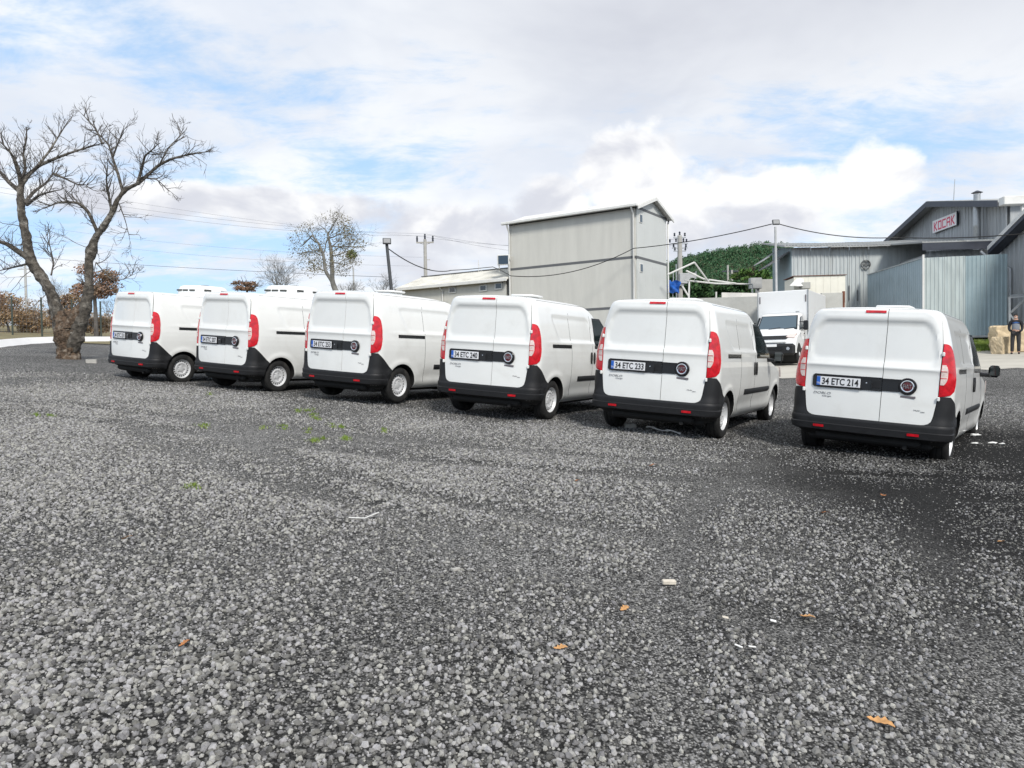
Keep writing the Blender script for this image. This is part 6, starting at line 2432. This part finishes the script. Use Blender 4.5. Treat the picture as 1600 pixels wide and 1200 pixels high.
rw = random.Random(9)
spots = []
for (px, py, n, sx) in ((478, 642, 7, 14), (490, 649, 3, 6), (497, 655, 3, 6), (443, 668, 3, 3), (497, 689, 6, 10), (541, 687, 4, 4), (601, 673, 3, 3), (320, 665, 4, 4), (411, 668, 2, 4), (518, 666, 2, 3), (535, 668, 3, 4),
                        (482, 673, 2, 4), (328, 616, 2, 4), (55, 650, 2, 5), (78, 650, 2, 4), (305, 761, 2, 3), (303, 764, 1, 2)):
    for i in range(n):
        g = ground_at(px + rw.uniform(-sx, sx), py + rw.uniform(-2.5, 2.5))
        spots.append((g.x, g.y))
tufts('weeds', spots, M['weed'], 'bright green weeds sprouting from the gravel in front of the third van', 20, .05, .045, rw)
gs = []
for i in range(420):
    px = rw.uniform(1496, 1562)
    p = at(px, 541, rw.uniform(33.6, 35.4))
    gs.append((p.x, p.y))
tufts('grass_strip', gs, M['weed'], 'strip of grass at the foot of the blue-grey screen', 10, .16, .12, rw)

# ------------------------------------------------------------------ litter on the gravel
def leaf_thing(px, py, size, m, rz, label, curl=.25):
    g = ground_at(px, py)
    prof = [(-1, .0), (-.72, .30), (-.5, .18), (-.25, .55), (-.02, .30), (.22, .58), (.45, .28), (.7, .30), (1.0, .04)]
    mb = MB()
    top = []
    for (u, w) in prof:
        for s in (1, 0, -1):
            mb.v.append((u * size, s * w * size, size * (curl * abs(s) * w * 1.3 + .10 * math.sin(u * 3)) + .001))
    n = len(prof)
    for i in range(n - 1):
        for k in range(2):
            a = i * 3 + k
            mb.f.append((a, a + 3, a + 4, a + 1))
            mb.mi.append(0)
    b = len(mb.v)
    mb.v += [(x, y, z - .0015) for (x, y, z) in mb.v]
    mb.f += [tuple(b + i for i in reversed(f)) for f in list(mb.f)]
    mb.mi += [0] * len(mb.mi)
    o = mb.build('dry_leaf', m, None, 60)
    o.location = (g.x, g.y, g.z + .018)
    o.rotation_euler = (rw.uniform(-.25, .25), rw.uniform(-.25, .25), rz)
    return tag(o, label, 'leaf', 'dry leaves fallen on the gravel')


leaf_thing(876, 1023, .032, M['leaf_tan'], .3, 'tan dry leaf lying alone in the middle foreground')
leaf_thing(976, 954, .034, M['leaf_tan'], .8, 'orange-tan dry leaf just above the pale brick chip')
leaf_thing(1262, 968, .036, M['leaf_tan'], -.3, 'pale tan dry leaf right of the white scraps')
leaf_thing(1376, 1133, .046, M['leaf_tan'], -.5, 'largest tan dry leaf near the bottom right')
leaf_thing(1289, 807, .042, M['dry_leaf'], .1, 'red-brown dry leaf in the dark gravel behind the nearest van')
leaf_thing(1380, 780, .046, M['dry_leaf'], 1.0, 'dark orange dry leaf straight behind the nearest van')
leaf_thing(1564, 850, .040, M['leaf_tan'], .5, 'bright orange dry leaf near the right edge')
leaf_thing(1020, 731, .045, M['dry_leaf'], .2, 'red dry leaf closest to the van with plate 34 ETC 233')
leaf_thing(902, 755, .036, M['dry_leaf'], .7, 'small reddish leaf in the middle distance')
leaf_thing(198, 844, .032, M['leaf_tan'], .4, 'single orange leaf on the left of the lot')
leaf_thing(288, 1012, .024, M['dry_leaf'], .9, 'small red-brown leaf in the left foreground')

g = ground_at(1045, 911)
o = MB().box((0, 0, .012), (.075, .030, .024), bevel=.004).build('brick_chip', M['chip_brick'], None)
o.location = (g.x, g.y, g.z + .010)
o.rotation_euler = (.1, .05, .1)
tag(o, 'pale oblong brick chip lying on the stones', 'brick chip')
for k, (px, py, L, rz, lab) in enumerate(((1154, 1020, .035, -.6, 'white plastic sliver, left one of the pair'), (1175, 1022, .035, .2, 'white plastic sliver, right one of the pair'), (1208, 975, .028, -.2, 'white paper scrap above the pair of slivers'), (1133, 974, .03, 0, 'cream scrap left of the white paper scrap'))):
    g = ground_at(px, py)
    o = MB().box((0, 0, .004), (L, .008 if k < 2 else .016, .005), bevel=.001).build('litter_scrap', M['paper'] if k < 3 else M['chip_brick'], None)
    o.location = (g.x, g.y, g.z + .02)
    o.rotation_euler = (.15, .2, rz)
    tag(o, lab, 'litter', 'litter on the gravel')
for k, (px, py, s, lab) in enumerate(((1524, 681, .085, 'white rag nearest the flank of the last van'), (1523, 695, .06, 'thin white rag below the first one by the last van'), (1551, 694, .07, 'crumpled white paper in the dark gravel at right'), (1566, 696, .045, 'small white paper at the right of the crumpled one'))):
    g = ground_at(px, py)
    bm = bmesh.new()
    bmesh.ops.create_icosphere(bm, subdivisions=2, radius=1)
    r_ = random.Random(60 + k)
    for v in bm.verts:
        v.co = Vector((v.co.x * s * r_.uniform(.6, 1.2), v.co.y * s * .5 * r_.uniform(.6, 1.2), v.co.z * s * .22 * r_.uniform(.5, 1.3)))
    me = bpy.data.meshes.new('rag')
    bm.to_mesh(me)
    bm.free()
    o = link('paper_rag', me, None, M['paper'])
    o.location = (g.x, g.y, g.z + .02)
    tag(o, lab, 'paper', 'papers beside the last van')
# white cord pieces
g0, g1 = ground_at(1010, 672), ground_at(1064, 681)
pts = [g0.lerp(g1, t) + Vector((0, .04 * math.sin(t * 7), .035 + .012 * math.sin(t * 11))) for t in np.linspace(0, 1, 14)]
tag(MB().tube(pts, [.010 + .008 * (i % 5 == 3) for i in range(14)], 6).build('white_strap', M['paper'], None), 'white strap lying under the bumper of the van with plate 34 ETC 233', 'strap')
g0, g1, g2 = ground_at(545, 817), ground_at(570, 817), ground_at(592, 806)
pts = [g0.lerp(g1, t) + Vector((0, 0, .03)) for t in np.linspace(0, 1, 6)] + [g1.lerp(g2, t) + Vector((0, 0, .03 + .01 * t)) for t in np.linspace(.2, 1, 6)]
tag(MB().tube(pts, .004, 5).build('pale_wire', M['paper'], None), 'thin pale piece of wire on the gravel left of centre', 'wire')
for k, (px, py, s, lab) in enumerate(((985, 669, .10, 'grey stone under the van with plate 34 ETC 233'), (143, 567, .16, 'pale stone at the foot of the bare tree'), (712, 890, .03, 'blue-grey flat stone in the middle of the lot'))):
    g = ground_at(px, py)
    rough_block('stone', (g.x, g.y, g.z - .01), (s * 1.6, s, s * .7), .4 * k, 80 + k, M['pole_concrete'], lab, 'stone').__setitem__('group', 'single stones')
